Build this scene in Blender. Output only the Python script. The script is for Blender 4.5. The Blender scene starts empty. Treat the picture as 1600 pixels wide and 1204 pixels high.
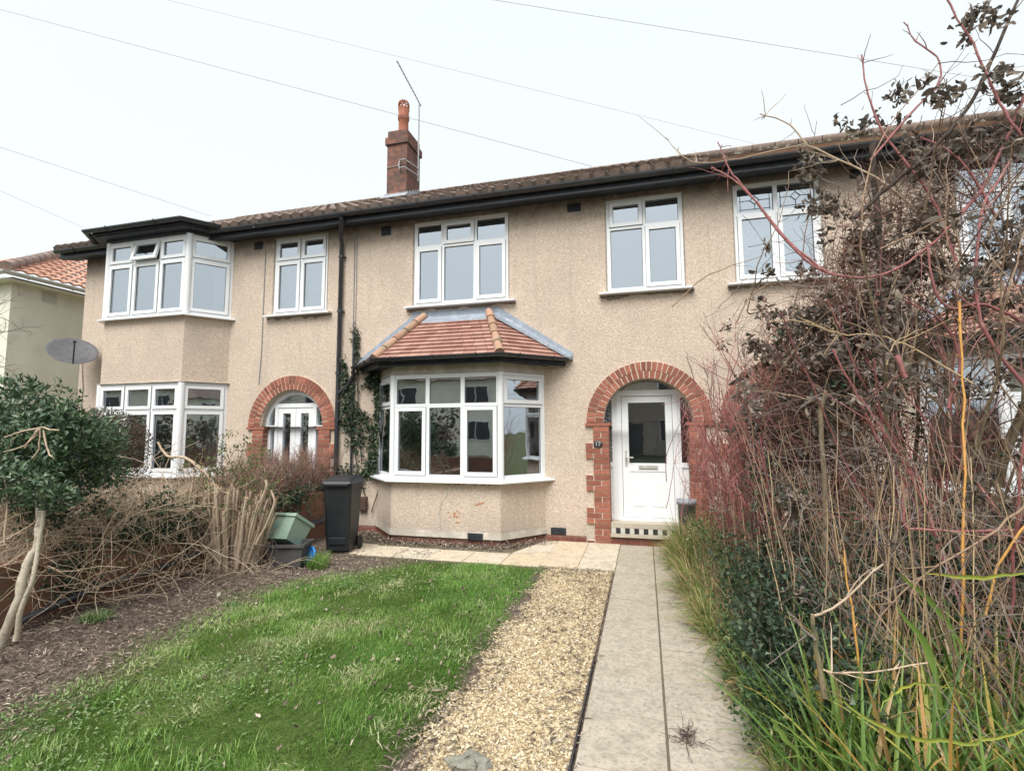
import bpy, math, random
import numpy as np
from mathutils import Vector, Matrix
random.seed(7); rng = np.random.default_rng(11)
R = math.radians
scene = bpy.context.scene
C = scene.collection

# ------------------------------------------------------------------ camera
FPX, YAW, PIT, ROL = 776.2, .2596, .0905, -.00503
CAM = np.array([0, -7.297, 1.6])
_f = np.array([-math.sin(YAW)*math.cos(PIT), math.cos(YAW)*math.cos(PIT), math.sin(PIT)])
_r = np.array([math.cos(YAW), math.sin(YAW), 0.]); _u = np.cross(_r, _f)
_r, _u = _r*math.cos(ROL)+_u*math.sin(ROL), -_r*math.sin(ROL)+_u*math.cos(ROL)
cd = bpy.data.cameras.new('camera'); cam = bpy.data.objects.new('camera', cd); C.objects.link(cam)
cd.sensor_width = 36; cd.lens = 36*FPX/1600; cd.clip_end = 2000; cd.clip_start = .05
cam.matrix_world = Matrix(((_r[0], _u[0], -_f[0], CAM[0]), (_r[1], _u[1], -_f[1], CAM[1]), (_r[2], _u[2], -_f[2], CAM[2]), (0, 0, 0, 1)))
scene.camera = cam
def _ray(x, y): return _r*(x-800)/FPX-_u*(y-602)/FPX+_f
def AY(x, y, Y):      # the point seen at photo pixel x,y that lies in the plane Y
    d = _ray(x, y); return CAM+d*((Y-CAM[1])/d[1])
def AX(x, y, X): d = _ray(x, y); return CAM+d*(X/d[0])
def AZ(x, y, Z=0): d = _ray(x, y); return CAM+d*((Z-CAM[2])/d[2])

# ------------------------------------------------------------------ world, sun, exposure
SUN_EL, SUN_AZ = 54, 184
w = bpy.data.worlds.new("World"); scene.world = w; w.use_nodes = True
nt = w.node_tree; nt.nodes.clear()
sk = nt.nodes.new('ShaderNodeTexSky'); sk.sky_type = 'NISHITA'; sk.sun_disc = False
sk.sun_elevation = R(SUN_EL); sk.sun_rotation = R(SUN_AZ); sk.air_density = 1.5; sk.dust_density = 4
hs = nt.nodes.new('ShaderNodeHueSaturation'); hs.inputs['Saturation'].default_value = .10
mx = nt.nodes.new('ShaderNodeMix'); mx.data_type = 'RGBA'; mx.inputs[0].default_value = .85
mx.inputs[7].default_value = (3.38, 3.66, 3.78, 1)                     # even cloud cover
bg = nt.nodes.new('ShaderNodeBackground'); bg.inputs[1].default_value = .1
wo = nt.nodes.new('ShaderNodeOutputWorld')
nt.links.new(sk.outputs[0], hs.inputs['Color']); nt.links.new(hs.outputs[0], mx.inputs[6])
nt.links.new(mx.outputs[2], bg.inputs[0]); nt.links.new(bg.outputs[0], wo.inputs[0])
sd = bpy.data.lights.new('sun', 'SUN'); so = bpy.data.objects.new('sun', sd); C.objects.link(so)
sd.energy = 1.5; sd.angle = R(38); sd.color = (1, .965, .92)
so.rotation_euler = (R(90-SUN_EL), 0, R(180-SUN_AZ)); so.location = (0, -20, 30)
vs = scene.view_settings; vs.view_transform = 'Standard'; vs.look = 'None'; vs.gamma = 1; vs.exposure = 1.5
scene.cycles.max_bounces = 7; scene.cycles.diffuse_bounces = 4; scene.cycles.transparent_max_bounces = 12

# ------------------------------------------------------------------ materials
def sock(n, k): return n.inputs[k]
class NT:
    def __init__(s, name):
        s.m = bpy.data.materials.new(name); s.m.use_nodes = True; s.t = s.m.node_tree
        s.b = s.t.nodes['Principled BSDF']; s.o = s.t.nodes['Material Output']
        s.tc = s.t.nodes.new('ShaderNodeNewGeometry')
        s.pos = s.tc.outputs['Position']
    def n(s, k, **kw):
        x = s.t.nodes.new(k)
        for a, v in kw.items(): setattr(x, a, v)
        return x
    def l(s, a, b): s.t.links.new(a, b)
    def noise(s, scale, detail=4, rough=.55, vec=None):
        x = s.n('ShaderNodeTexNoise'); x.inputs['Scale'].default_value = scale; x.inputs['Detail'].default_value = detail
        x.inputs['Roughness'].default_value = rough; s.l(vec or s.pos, x.inputs['Vector']); return x.outputs['Fac']
    def vor(s, scale, feature='F1', vec=None):
        x = s.n('ShaderNodeTexVoronoi', feature=feature); x.inputs['Scale'].default_value = scale; s.l(vec or s.pos, x.inputs['Vector']); return x
    def ramp(s, fac, stops, interp='LINEAR'):
        x = s.n('ShaderNodeValToRGB'); x.color_ramp.interpolation = interp
        e = x.color_ramp.elements
        while len(e) < len(stops): e.new(.5)
        for i, (p, c) in enumerate(stops):
            e[i].position = p; e[i].color = (c, c, c, 1) if isinstance(c, (int, float)) else (*c, 1)
        s.l(fac, x.inputs[0]); return x.outputs[0]
    def mix(s, fac, a, b, mode='MIX'):
        x = s.n('ShaderNodeMix', data_type='RGBA', blend_type=mode)
        for k, v in ((0, fac), (6, a), (7, b)):
            if isinstance(v, (int, float)): x.inputs[k].default_value = v
            elif isinstance(v, tuple): x.inputs[k].default_value = (*v, 1)
            else: s.l(v, x.inputs[k])
        return x.outputs[2]
    def bump(s, h, strength=.5, dist=.01, prev=None):
        x = s.n('ShaderNodeBump'); x.inputs['Strength'].default_value = strength; x.inputs['Distance'].default_value = dist
        s.l(h, x.inputs['Height'])
        if prev is not None: s.l(prev, x.inputs['Normal'])
        s.l(x.outputs[0], s.b.inputs['Normal']); return x.outputs[0]
    def col(s, c):
        if isinstance(c, tuple): s.b.inputs['Base Color'].default_value = (*c, 1)
        else: s.l(c, s.b.inputs['Base Color'])
    def rough(s, v, spec=.5):
        s.b.inputs['Roughness'].default_value = v; s.b.inputs['Specular IOR Level'].default_value = spec
    def island(s): return s.tc.outputs['Random Per Island']
    def attr(s, a='t'): x = s.n('ShaderNodeAttribute', attribute_name=a); return x.outputs['Fac']
    def z(s):
        x = s.n('ShaderNodeSeparateXYZ'); s.l(s.pos, x.inputs[0]); return x.outputs[2]

def m_simple(name, c1, c2=None, scale=6, rough=.6, spec=.5, bump=0, bscale=60, island=0, dist=.004, c3=None, detail=4):
    t = NT(name)
    if c2 is None: c2 = tuple(v*.8 for v in c1)
    col = t.ramp(t.noise(scale, detail), [(.3, c1), (.55, c2)] + ([(.72, c3)] if c3 else []))
    if island:
        f = t.ramp(t.island(), [(0, 1-island), (1, 1+island*.6)])
        col = t.mix(1.0, col, f, 'MULTIPLY')
    t.col(col); t.rough(rough, spec)
    if bump: t.bump(t.noise(bscale, 5), bump, dist)
    return t.m
def m_leaf(name, stops, rough=.45, spec=.5, trans=.25, patch=None):
    t = NT(name)
    col = t.ramp(t.island(), stops)
    if patch: col = t.mix(t.ramp(t.noise(patch[0], 3), [(.42, 0.), (.62, 1.)]), col, patch[1])
    t.col(col); t.rough(rough, spec)
    if trans:
        tr = t.n('ShaderNodeBsdfTranslucent'); t.l(col, tr.inputs[0])
        mm = t.n('ShaderNodeMixShader'); mm.inputs[0].default_value = trans
        t.l(t.b.outputs[0], mm.inputs[1]); t.l(tr.outputs[0], mm.inputs[2]); t.l(mm.outputs[0], t.o.inputs[0])
    return t.m

def m_pebble():
    t = NT('pebbledash')
    v = t.vor(88)
    sp = t.n('ShaderNodeSeparateColor'); t.l(v.outputs['Color'], sp.inputs[0])
    col = t.ramp(sp.outputs[0], [(0, (.43, .34, .275)), (.16, (.53, .43, .345)), (.5, (.605, .495, .40)), (.8, (.65, .54, .44)), (1, (.77, .67, .56))])
    fine = t.noise(120, 3)
    col = t.mix(t.ramp(fine, [(.36, .5), (.48, 0.)]), col, (.30, .235, .18))
    big = t.noise(1.1, 5, .6)
    col = t.mix(t.ramp(big, [(.48, 0.), (.72, .38)]), col, (.36, .31, .26))           # weathering
    mp = t.n('ShaderNodeMapping'); mp.inputs['Scale'].default_value = (5.5, 5.5, .45); t.l(t.pos, mp.inputs[0])
    col = t.mix(t.ramp(t.noise(1., 5, .65, mp.outputs[0]), [(.55, 0.), (.78, .42)]), col, (.33, .285, .24))           # rain streaks
    # rain and mould marks just below the eaves
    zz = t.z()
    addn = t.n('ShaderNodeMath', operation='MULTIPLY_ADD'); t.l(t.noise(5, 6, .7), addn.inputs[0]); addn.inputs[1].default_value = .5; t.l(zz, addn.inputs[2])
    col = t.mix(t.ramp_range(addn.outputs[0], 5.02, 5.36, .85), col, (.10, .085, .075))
    # greyer and darker towards the foot of the wall, with a ragged edge
    n2 = t.n('ShaderNodeMath', operation='MULTIPLY_ADD'); t.l(t.noise(3, 6, .7), n2.inputs[0]); n2.inputs[1].default_value = -.9; t.l(zz, n2.inputs[2])
    col = t.mix(t.ramp_range(n2.outputs[0], .05, -.5, .4), col, (.32, .30, .27))
    t.col(col); t.rough(.92, .25)
    h = t.mix(.5, v.outputs['Distance'], fine)
    t.bump(h, .8, .012)
    return t.m
def _rr(self, val, a, b, mx_):
    x = self.n('ShaderNodeMapRange'); x.inputs['From Min'].default_value = a; x.inputs['From Max'].default_value = b
    x.inputs['To Max'].default_value = mx_; self.l(val, x.inputs['Value']); return x.outputs[0]
NT.ramp_range = _rr

def m_brickwall(name, c1, c2, mortar, scale=1., rot=None, soot=None):
    t = NT(name)
    sx = t.n('ShaderNodeSeparateXYZ'); t.l(t.pos, sx.inputs[0]); ad = t.n('ShaderNodeMath', operation='ADD'); t.l(sx.outputs[0], ad.inputs[0]); t.l(sx.outputs[1], ad.inputs[1])
    mp = t.n('ShaderNodeCombineXYZ'); t.l(ad.outputs[0], mp.inputs[0]); t.l(sx.outputs[2], mp.inputs[1])
    b = t.n('ShaderNodeTexBrick'); t.l(mp.outputs[0], b.inputs['Vector'])
    b.inputs['Scale'].default_value = 1; b.inputs['Brick Width'].default_value = .225*scale; b.inputs['Row Height'].default_value = .075*scale
    b.inputs['Mortar Size'].default_value = .007; b.inputs['Mortar Smooth'].default_value = .2
    b.inputs['Color1'].default_value = (*c1, 1); b.inputs['Color2'].default_value = (*c2, 1); b.inputs['Mortar'].default_value = (*mortar, 1)
    col = t.mix(t.ramp(t.noise(9, 5), [(.4, 0.), (.7, .6)]), b.outputs['Color'], soot or tuple(v*.5 for v in c2))
    t.col(col); t.rough(.9, .3)
    t.bump(t.mix(.4, b.outputs['Fac'], t.noise(60, 4)), -.5, .006)
    return t.m

def m_glass(name, tint=(.80, .86, .92), refl=.52):
    t = NT(name); t.t.nodes.remove(t.b)
    g = t.n('ShaderNodeBsdfGlossy'); g.inputs['Color'].default_value = (*tint, 1); g.inputs['Roughness'].default_value = .015
    bm = t.n('ShaderNodeBump'); bm.inputs['Strength'].default_value = .06; bm.inputs['Distance'].default_value = .02
    t.l(t.noise(2.2, 2), bm.inputs['Height']); t.l(bm.outputs[0], g.inputs['Normal'])
    tr = t.n('ShaderNodeBsdfTransparent'); tr.inputs[0].default_value = (.82, .88, .9, 1)
    lw = t.n('ShaderNodeLayerWeight'); lw.inputs['Blend'].default_value = .35
    ma = t.n('ShaderNodeMath', operation='MULTIPLY_ADD'); t.l(lw.outputs['Fresnel'], ma.inputs[0]); ma.inputs[1].default_value = .6; ma.inputs[2].default_value = refl
    ma.use_clamp = True
    mm = t.n('ShaderNodeMixShader'); t.l(ma.outputs[0], mm.inputs[0]); t.l(tr.outputs[0], mm.inputs[1]); t.l(g.outputs[0], mm.inputs[2])
    t.l(mm.outputs[0], t.o.inputs[0]); return t.m
def m_obscure():
    t = NT('patterned_glass'); v = t.vor(26)
    t.col(t.ramp(v.outputs['Distance'], [(.1, (.05, .07, .07)), (.5, (.22, .26, .26))])); t.rough(.12, .8); t.bump(v.outputs['Distance'], .9, .02); return t.m
def m_lace():
    t = NT('lace'); v = t.vor(16); t.col(t.ramp(v.outputs['Distance'], [(.2, (.75, .8, .8)), (.5, (.95, .96, .96))])); t.rough(.9); return t.m

def m_slab(name, c1, c2, c3):
    t = NT(name)
    base = t.ramp(t.noise(3, 6, .65), [(.3, c1), (.6, c2)])
    base = t.mix(t.ramp(t.island(), [(0, .0), (1, .85)]), base, c3)
    base = t.mix(t.ramp(t.noise(38, 6, .75), [(.47, 0.), (.70, .8)]), base, tuple(v*.42 for v in c1))
    base = t.mix(t.ramp(t.noise(7, 5, .7), [(.48, 0.), (.72, .6)]), base, (.22, .20, .15))
    v = t.vor(55)
    base = t.mix(t.ramp(v.outputs['Distance'], [(.08, .6), (.16, 0.)]), base, tuple(min(1, q*1.5) for q in c2))
    t.col(base); t.rough(.9, .3); t.bump(t.noise(90, 5), .5, .004); return t.m

def m_ground():
    t = NT('garden_soil')
    soil = t.ramp(t.noise(30, 6, .7), [(.3, (.08, .062, .05)), (.5, (.17, .13, .105)), (.68, (.30, .24, .19))])
    gr = t.ramp(t.noise(20, 5, .7), [(.3, (.05, .075, .02)), (.6, (.10, .16, .035)), (.75, (.16, .14, .07))])
    t.col(t.mix(t.attr('t'), soil, gr)); t.rough(.95, .2)
    t.bump(t.noise(45, 6, .75), .9, .03); return t.m

def m_tile(name, stops, lichen=.4):
    t = NT(name)
    v = t.vor(5.2); sp = t.n('ShaderNodeSeparateColor'); t.l(v.outputs['Color'], sp.inputs[0])
    col = t.ramp(t.island() if name == 'plain_tile' else sp.outputs[0], stops)
    col = t.mix(t.ramp(t.noise(11, 7, .75), [(.45, 0.), (.7, lichen)]), col, (.10, .085, .07))
    col = t.mix(t.ramp(t.noise(34, 5, .7), [(.58, 0.), (.72, lichen*.8)]), col, (.34, .31, .25))
    if name == 'pantile': col = t.mix(t.ramp(t.attr('t'), [(.25, .85), (.7, 0.)]), col, (.05, .045, .038))      # channels painted darker, standing in for the shade between the ribs
    t.col(col); t.rough(.85, .3); t.bump(t.noise(50, 5), .5, .006); return t.m

MT = dict(
    pebble=m_pebble(),
    upvc=m_simple('white_upvc', (.80, .82, .83), (.77, .79, .80), 3, .28, .5),
    oldwhite=m_simple('painted_sill', (.70, .69, .65), (.55, .53, .48), 14, .6, .4, .3, 40),
    band=m_simple('plaster_band', (.58, .54, .47), (.42, .38, .32), 6, .9, .2, .4, 50),
    glass=m_glass('window_glass'), doorglass=m_glass('door_glass', refl=.20), obscure=m_obscure(), lace=m_lace(),
    gasket=m_simple('rubber_gasket', (.05, .05, .055), rough=.6),
    black=m_simple('black_plastic', (.022, .024, .03), (.035, .037, .042), 5, .32, .6, .15, 30),
    blackold=m_simple('black_paint', (.011, .014, .020), (.026, .031, .040), 9, .5, .5, .3, 40),
    archbrick=m_simple('red_brick', (.36, .135, .085), (.27, .10, .07), 24, .85, .3, .5, 90, island=.35, c3=(.43, .20, .13)),
    mortar=m_simple('mortar', (.74, .65, .54), (.60, .51, .41), 30, .95, .2, .5, 90),
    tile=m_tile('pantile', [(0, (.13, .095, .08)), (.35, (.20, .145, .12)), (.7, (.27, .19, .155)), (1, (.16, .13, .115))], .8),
    baytile=m_tile('plain_tile', [(0, (.30, .15, .12)), (.5, (.37, .20, .16)), (1, (.43, .26, .205))], .3),
    hiptile=m_simple('hip_tile', (.34, .19, .13), (.42, .26, .18), 5, .85, .3, .5, 60, island=.2, c3=(.26, .22, .15)),
    orangetile=m_tile('orange_tile', [(0, (.46, .24, .17)), (.5, (.54, .30, .215)), (1, (.60, .37, .27))], .2),
    ridge=m_simple('ridge_tile', (.24, .17, .14), (.17, .13, .11), 9, .9, .2, .5, 50, island=.2, c3=(.33, .26, .21)),
    lead=m_simple('lead_sheet', (.34, .39, .46), (.24, .28, .33), 6, .55, .6, .3, 22, c3=(.46, .50, .55)),
    flaunch=m_simple('grey_flashing', (.42, .44, .47), (.30, .31, .33), 12, .8, .4, .5, 40),
    chimbrick=m_brickwall('chimney_brick', (.27, .115, .08), (.14, .08, .065), (.12, .105, .095), 1.1, soot=(.055, .045, .042)),
    plinth=m_brickwall('plinth_brick', (.27, .095, .065), (.18, .065, .05), (.22, .17, .14), soot=(.12, .05, .04)),
    dwarf=m_brickwall('garden_brick', (.27, .125, .08), (.18, .085, .058), (.20, .16, .12), 1.0, (R(90), 0, R(90)), soot=(.10, .08, .06)),
    pot=m_simple('terracotta', (.42, .16, .09), (.30, .11, .07), 8, .8, .3, .4, 40),
    cream=m_simple('cream_render', (.80, .78, .66), (.76, .73, .61), 2, .9, .2, .35, 70, c3=(.68, .65, .55)),
    grime=m_simple('old_sealant', (.20, .18, .16), (.36, .31, .26), 22, .9, .2, .4, 60),
    moss=m_simple('roof_moss', (.085, .078, .06), (.15, .135, .10), 30, .95, .2, .6, 80),
    stain=m_simple('mould_stain', (.13, .11, .09), (.26, .21, .17), 45, .95, .2, .5, 60, c3=(.42, .34, .27)),
    plaster=m_simple('interior_plaster', (.66, .65, .61), (.60, .59, .55), 2, .9, .2),
    floorb=m_simple('interior_floor', (.16, .10, .06), (.12, .08, .05), 5, .5, .4),
    curtain=m_simple('curtain_cloth', (.66, .66, .62), (.55, .55, .52), 5, .9, .2, island=.1),
    metal=m_simple('galvanised_metal', (.45, .46, .47), (.33, .34, .35), 8, .4, .8),
    steel=m_simple('door_steel', (.55, .53, .48), (.4, .39, .36), 8, .3, .8),
    dish=m_simple('dish_paint', (.085, .085, .095), (.12, .12, .125), 12, .45, .5),
    slab=m_slab('concrete_slab', (.37, .33, .265), (.46, .41, .335), (.40, .35, .275)),
    flag=m_slab('sandstone_slab', (.55, .48, .38), (.62, .56, .46), (.60, .46, .30)),
    soil=m_ground(),
    joint=m_simple('joint_dirt', (.11, .095, .07), (.16, .14, .095), 30, .95, .2, .5, 60),
    asphalt=m_simple('asphalt', (.055, .055, .057), (.045, .045, .046), 20, .9, .3, .4, 90),
    farground=m_simple('verge_grass', (.06, .085, .03), (.09, .10, .045), .6, .95, .2),
    bin=m_simple('bin_plastic', (.012, .014, .017), (.021, .023, .026), 3, .42, .5, .12, 60),
    greybox=m_simple('dark_grey_plastic', (.055, .055, .06), (.085, .08, .08), 7, .6, .4, .2, 60),
    greenbox=m_simple('pale_green_plastic', (.25, .36, .28), (.31, .42, .34), 5, .5, .4, .15, 50),
    blue=m_simple('blue_plastic', (.03, .25, .78), (.05, .32, .85), 9, .4, .5),
    brownbox=m_simple('brown_meter_box', (.12, .07, .055), (.09, .055, .045), 9, .5, .4),
    wire=m_simple('cable_grey', (.30, .31, .33), (.26, .27, .28), 9, .6, .4),
    bark_tan=m_simple('tan_bark', (.56, .44, .33), (.45, .345, .25), 18, .9, .2, .7, 60, island=.35, c3=(.50, .40, .29)),
    bark_pale=m_simple('pale_grey_bark', (.34, .30, .23), (.50, .44, .35), 22, .9, .2, .9, 70, c3=(.20, .19, .13), detail=7),
    bark_olive=m_simple('olive_bark', (.17, .13, .08), (.24, .19, .12), 14, .9, .2, .8, 55, island=.25, c3=(.12, .12, .07)),
    bark_dark=m_simple('dark_bark', (.045, .035, .03), (.085, .065, .055), 25, .9, .2, .9, 60, c3=(.13, .10, .085)),
    bark_red=m_simple('red_bark', (.40, .15, .145), (.28, .11, .105), 14, .6, .35, .5, 60, island=.45, c3=(.48, .25, .21)),
    twig_pink=m_simple('pinkish_twig', (.30, .16, .125), (.22, .13, .105), 11, .8, .3, island=.35),
    twig_brown=m_simple('brown_twig', (.24, .155, .105), (.33, .23, .155), 9, .85, .3, island=.35),
    twig_grey=m_simple('grey_twig', (.13, .105, .09), (.22, .18, .16), 9, .85, .3, island=.35),
    straw=m_simple('straw_stem', (.55, .42, .24), (.48, .35, .20), 9, .7, .3, island=.3),
    cane=m_simple('orange_cane', (.72, .40, .11), (.62, .32, .09), 20, .5, .4),
    l_dark=m_leaf('dark_glossy_leaf', [(0, (.030, .060, .030)), (.5, (.058, .108, .052)), (.85, (.105, .175, .085)), (1, (.24, .30, .17))], .38, .6, .15),
    l_clip=m_leaf('clipped_leaf', [(0, (.028, .045, .024)), (.6, (.065, .088, .045)), (1, (.16, .14, .08))], .4, .5, .15, (1.6, (.12, .065, .045))),
    l_ivy=m_leaf('ivy_leaf', [(0, (.015, .034, .018)), (.6, (.035, .07, .038)), (.9, (.08, .13, .06)), (1, (.2, .2, .1))], .4, .5, .15),
    l_holly=m_leaf('blue_green_leaf', [(0, (.020, .034, .020)), (.6, (.042, .068, .040)), (.92, (.08, .12, .07)), (1, (.20, .25, .16))], .55, .3, .15),
    l_dead=m_leaf('dead_curled_leaf', [(0, (.06, .052, .045)), (.5, (.16, .135, .11)), (.85, (.27, .225, .18)), (1, (.42, .35, .28))], .8, .2, .2),
    l_olive=m_leaf('olive_leaf', [(0, (.09, .12, .055)), (.6, (.16, .19, .085)), (1, (.30, .30, .12))], .6, .3, .3),
    l_yellow=m_leaf('yellow_green_leaf', [(0, (.16, .15, .05)), (.6, (.26, .22, .08)), (1, (.34, .28, .12))], .6, .3, .3),
    strap=m_leaf('strap_leaf', [(0, (.06, .13, .025)), (.45, (.12, .22, .045)), (.72, (.22, .32, .07)), (.82, (.45, .42, .10)), (.88, (.60, .33, .10)), (1, (.52, .40, .24))], .42, .5, .3),
    edging=m_leaf('edging_grass', [(0, (.10, .16, .035)), (.4, (.20, .28, .07)), (.6, (.36, .36, .13)), (.8, (.52, .41, .22)), (1, (.38, .22, .15))], .6, .3, .3),
    litter=m_leaf('leaf_litter', [(0, (.07, .055, .045)), (.5, (.20, .155, .12)), (.85, (.35, .28, .225)), (1, (.52, .44, .36))], .9, .2, 0),
    stone=m_leaf('pea_gravel', [(0, (.32, .23, .14)), (.25, (.46, .36, .215)), (.55, (.55, .45, .28)), (.85, (.62, .54, .37)), (.95, (.68, .63, .50)), (1, (.26, .20, .15))], .7, .4, 0),
    carwhite=m_simple('white_car_paint', (.8, .8, .8), rough=.2, spec=.6), tyre=m_simple('tyre_rubber', (.02, .02, .02), rough=.8),
    chequerb=m_simple('black_tile', (.03, .03, .032), rough=.4), chequerw=m_simple('white_tile', (.62, .60, .54), rough=.4),
    stepstone=m_simple('step_stone', (.50, .45, .36), (.42, .37, .30), 12, .85, .3, .4, 60),
    rock=m_simple('weathered_rock', (.15, .15, .12), (.26, .255, .21), 9, .9, .2, .9, 25, c3=(.10, .10, .09), dist=.02),
)
def m_lawn():
    t = NT('grass_blade')
    a = t.ramp(t.attr('t'), [(0, (.085, .20, .028)), (.35, (.15, .295, .048)), (.6, (.235, .365, .092)), (.8, (.36, .43, .19)), (1, (.54, .47, .30))])
    f = t.ramp(t.island(), [(0, .62), (1, 1.35)])
    c = t.mix(1., a, f, 'MULTIPLY'); t.col(c); t.rough(.5, .35)
    tr = t.n('ShaderNodeBsdfTranslucent'); t.l(c, tr.inputs[0]); mm = t.n('ShaderNodeMixShader'); mm.inputs[0].default_value = .3
    t.l(t.b.outputs[0], mm.inputs[1]); t.l(tr.outputs[0], mm.inputs[2]); t.l(mm.outputs[0], t.o.inputs[0]); return t.m
MT['lawn'] = m_lawn()

# ------------------------------------------------------------------ object helpers
XF = [None]          # optional world transform of vertices (mirrors the twin house)
def tag(o, label=None, cat=None, group=None, kind=None):
    for k, v in (('label', label), ('category', cat), ('group', group), ('kind', kind)):
        if v: o[k] = v
    return o
def thing(name, loc, label, cat, group=None, kind=None):
    o = bpy.data.objects.new(name, None); C.objects.link(o); o.location = loc; o.empty_display_size = .1
    return tag(o, label, cat, group, kind)
def worldloc(o):
    v = Vector((0, 0, 0))
    while o: v = v+o.location; o = o.parent
    return v
def link(name, me, mats, parent=None, origin=None):
    o = bpy.data.objects.new(name, me); C.objects.link(o)
    for m in mats: me.materials.append(MT[m])
    if parent is not None: o.parent = parent
    return o
class MB:
    def __init__(s, *mats): s.v = []; s.f = []; s.m = []; s.mats = mats or ('upvc',); s.k = 0; s.sm = []; s.M = None
    def add(s, vs, fs, smooth=False):
        b = len(s.v)
        if s.M is not None: vs = [tuple(s.M @ Vector(v)) for v in vs]
        s.v += [tuple(map(float, v)) for v in vs]
        for f in fs: s.f.append([i+b for i in f]); s.m.append(s.k); s.sm.append(smooth)
        return s
    def box(s, x0, x1, y0, y1, z0, z1):
        s.add([(x0, y0, z0), (x1, y0, z0), (x1, y1, z0), (x0, y1, z0), (x0, y0, z1), (x1, y0, z1), (x1, y1, z1), (x0, y1, z1)],
              [(0, 3, 2, 1), (4, 5, 6, 7), (0, 1, 5, 4), (1, 2, 6, 5), (2, 3, 7, 6), (3, 0, 4, 7)]); return s
    def hexa(s, bot, top):
        s.add(list(bot)+list(top), [(0, 3, 2, 1), (4, 5, 6, 7), (0, 1, 5, 4), (1, 2, 6, 5), (2, 3, 7, 6), (3, 0, 4, 7)]); return s
    def quad(s, a, b, c, d): s.add([a, b, c, d], [(0, 1, 2, 3)]); return s
    def prism(s, poly, z0, z1):
        n = len(poly); s.add([(x, y, z0) for x, y in poly]+[(x, y, z1) for x, y in poly],
              [tuple(range(n))[::-1], tuple(range(n, 2*n))]+[(i, (i+1) % n, n+(i+1) % n, n+i) for i in range(n)]); return s
    def tube(s, pts, r, n=8, cap=True):
        pts = [np.array(p, float) for p in pts]; N = len(pts)
        rr = [r]*N if isinstance(r, (int, float)) else r
        V = []; ref = None
        for i, p in enumerate(pts):
            t = pts[min(i+1, N-1)]-pts[max(i-1, 0)]; t /= (np.linalg.norm(t)+1e-9)
            if ref is None: ref = np.array([0, 0, 1.]) if abs(t[2]) < .8 else np.array([1., 0, 0])
            a = np.cross(t, ref); a /= (np.linalg.norm(a)+1e-9); b = np.cross(a, t); ref = b
            for k in range(n):
                th = 2*math.pi*k/n; V.append(p+rr[i]*(a*math.cos(th)+b*math.sin(th)))
        F = [(i*n+k, i*n+(k+1) % n, (i+1)*n+(k+1) % n, (i+1)*n+k) for i in range(N-1) for k in range(n)]
        s.add(V, F, True)
        if cap: s.add(V[:n], [tuple(range(n))]); s.add(V[-n:], [tuple(range(n))])
        return s
    def lathe(s, prof, c=(0, 0, 0), n=20, M=None):
        V = []
        for r, z in prof:
            for k in range(n):
                a = 2*math.pi*k/n; V.append((c[0]+r*math.cos(a), c[1]+r*math.sin(a), c[2]+z))
        if M is not None: V = [tuple(M @ Vector(v)) for v in V]
        s.add(V, [(i*n+k, i*n+(k+1) % n, (i+1)*n+(k+1) % n, (i+1)*n+k) for i in range(len(prof)-1) for k in range(n)], True); return s
    def build(s, name, parent=None, bevel=0, label=None):
        org = worldloc(parent) if parent is not None else Vector((0, 0, 0))
        vs = s.v if XF[0] is None else [XF[0](v) for v in s.v]
        vs = [(v[0]-org[0], v[1]-org[1], v[2]-org[2]) for v in vs]
        fs = s.f if XF[0] is None else [f[::-1] for f in s.f]
        me = bpy.data.meshes.new(name); me.from_pydata(vs, [], fs); me.polygons.foreach_set('material_index', s.m); me.polygons.foreach_set('use_smooth', s.sm); me.update()
        o = link(name, me, s.mats, parent)
        if bevel:
            b = o.modifiers.new('bevel', 'BEVEL'); b.width = bevel; b.segments = 2; b.limit_method = 'ANGLE'
        if label: o['label'] = label
        return o
def mass(name, V, F, mat, parent=None, t=None, smooth=False):
    """numpy mesh: V (n,3), F (m,4) quads (or (m,3))"""
    org = np.array(worldloc(parent)) if parent is not None else np.zeros(3)
    V = np.asarray(V, np.float32)-org; F = np.asarray(F, np.int32); k = F.shape[1]
    me = bpy.data.meshes.new(name); me.vertices.add(len(V)); me.vertices.foreach_set('co', V.astype(np.float32).ravel())
    me.loops.add(F.size); me.loops.foreach_set('vertex_index', F.ravel())
    me.polygons.add(len(F)); me.polygons.foreach_set('loop_start', np.arange(0, F.size, k, dtype=np.int32))
    me.update(calc_edges=True); me.validate()
    me.polygons.foreach_set('use_smooth', np.full(len(me.polygons), smooth))
    if t is not None:
        a = me.attributes.new('t', 'FLOAT', 'POINT'); a.data.foreach_set('value', np.asarray(t, np.float32))
    return link(name, me, [mat], parent)

def vnoise(x, y, s=1., seed=0):       # smooth value noise in 0..1
    g = np.random.default_rng(seed).random((64, 64)); x = np.asarray(x)*s+100; y = np.asarray(y)*s+100
    xi = np.floor(x).astype(int); yi = np.floor(y).astype(int); fx = x-xi; fy = y-yi; fx = fx*fx*(3-2*fx); fy = fy*fy*(3-2*fy)
    G = lambda a, b: g[a % 64, b % 64]
    return (G(xi, yi)*(1-fx)+G(xi+1, yi)*fx)*(1-fy)+(G(xi, yi+1)*(1-fx)+G(xi+1, yi+1)*fx)*fy
def fbm(x, y, s=1., seed=0): return vnoise(x, y, s, seed)*.55+vnoise(x, y, s*2.3, seed+1)*.3+vnoise(x, y, s*5.1, seed+2)*.15

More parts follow.
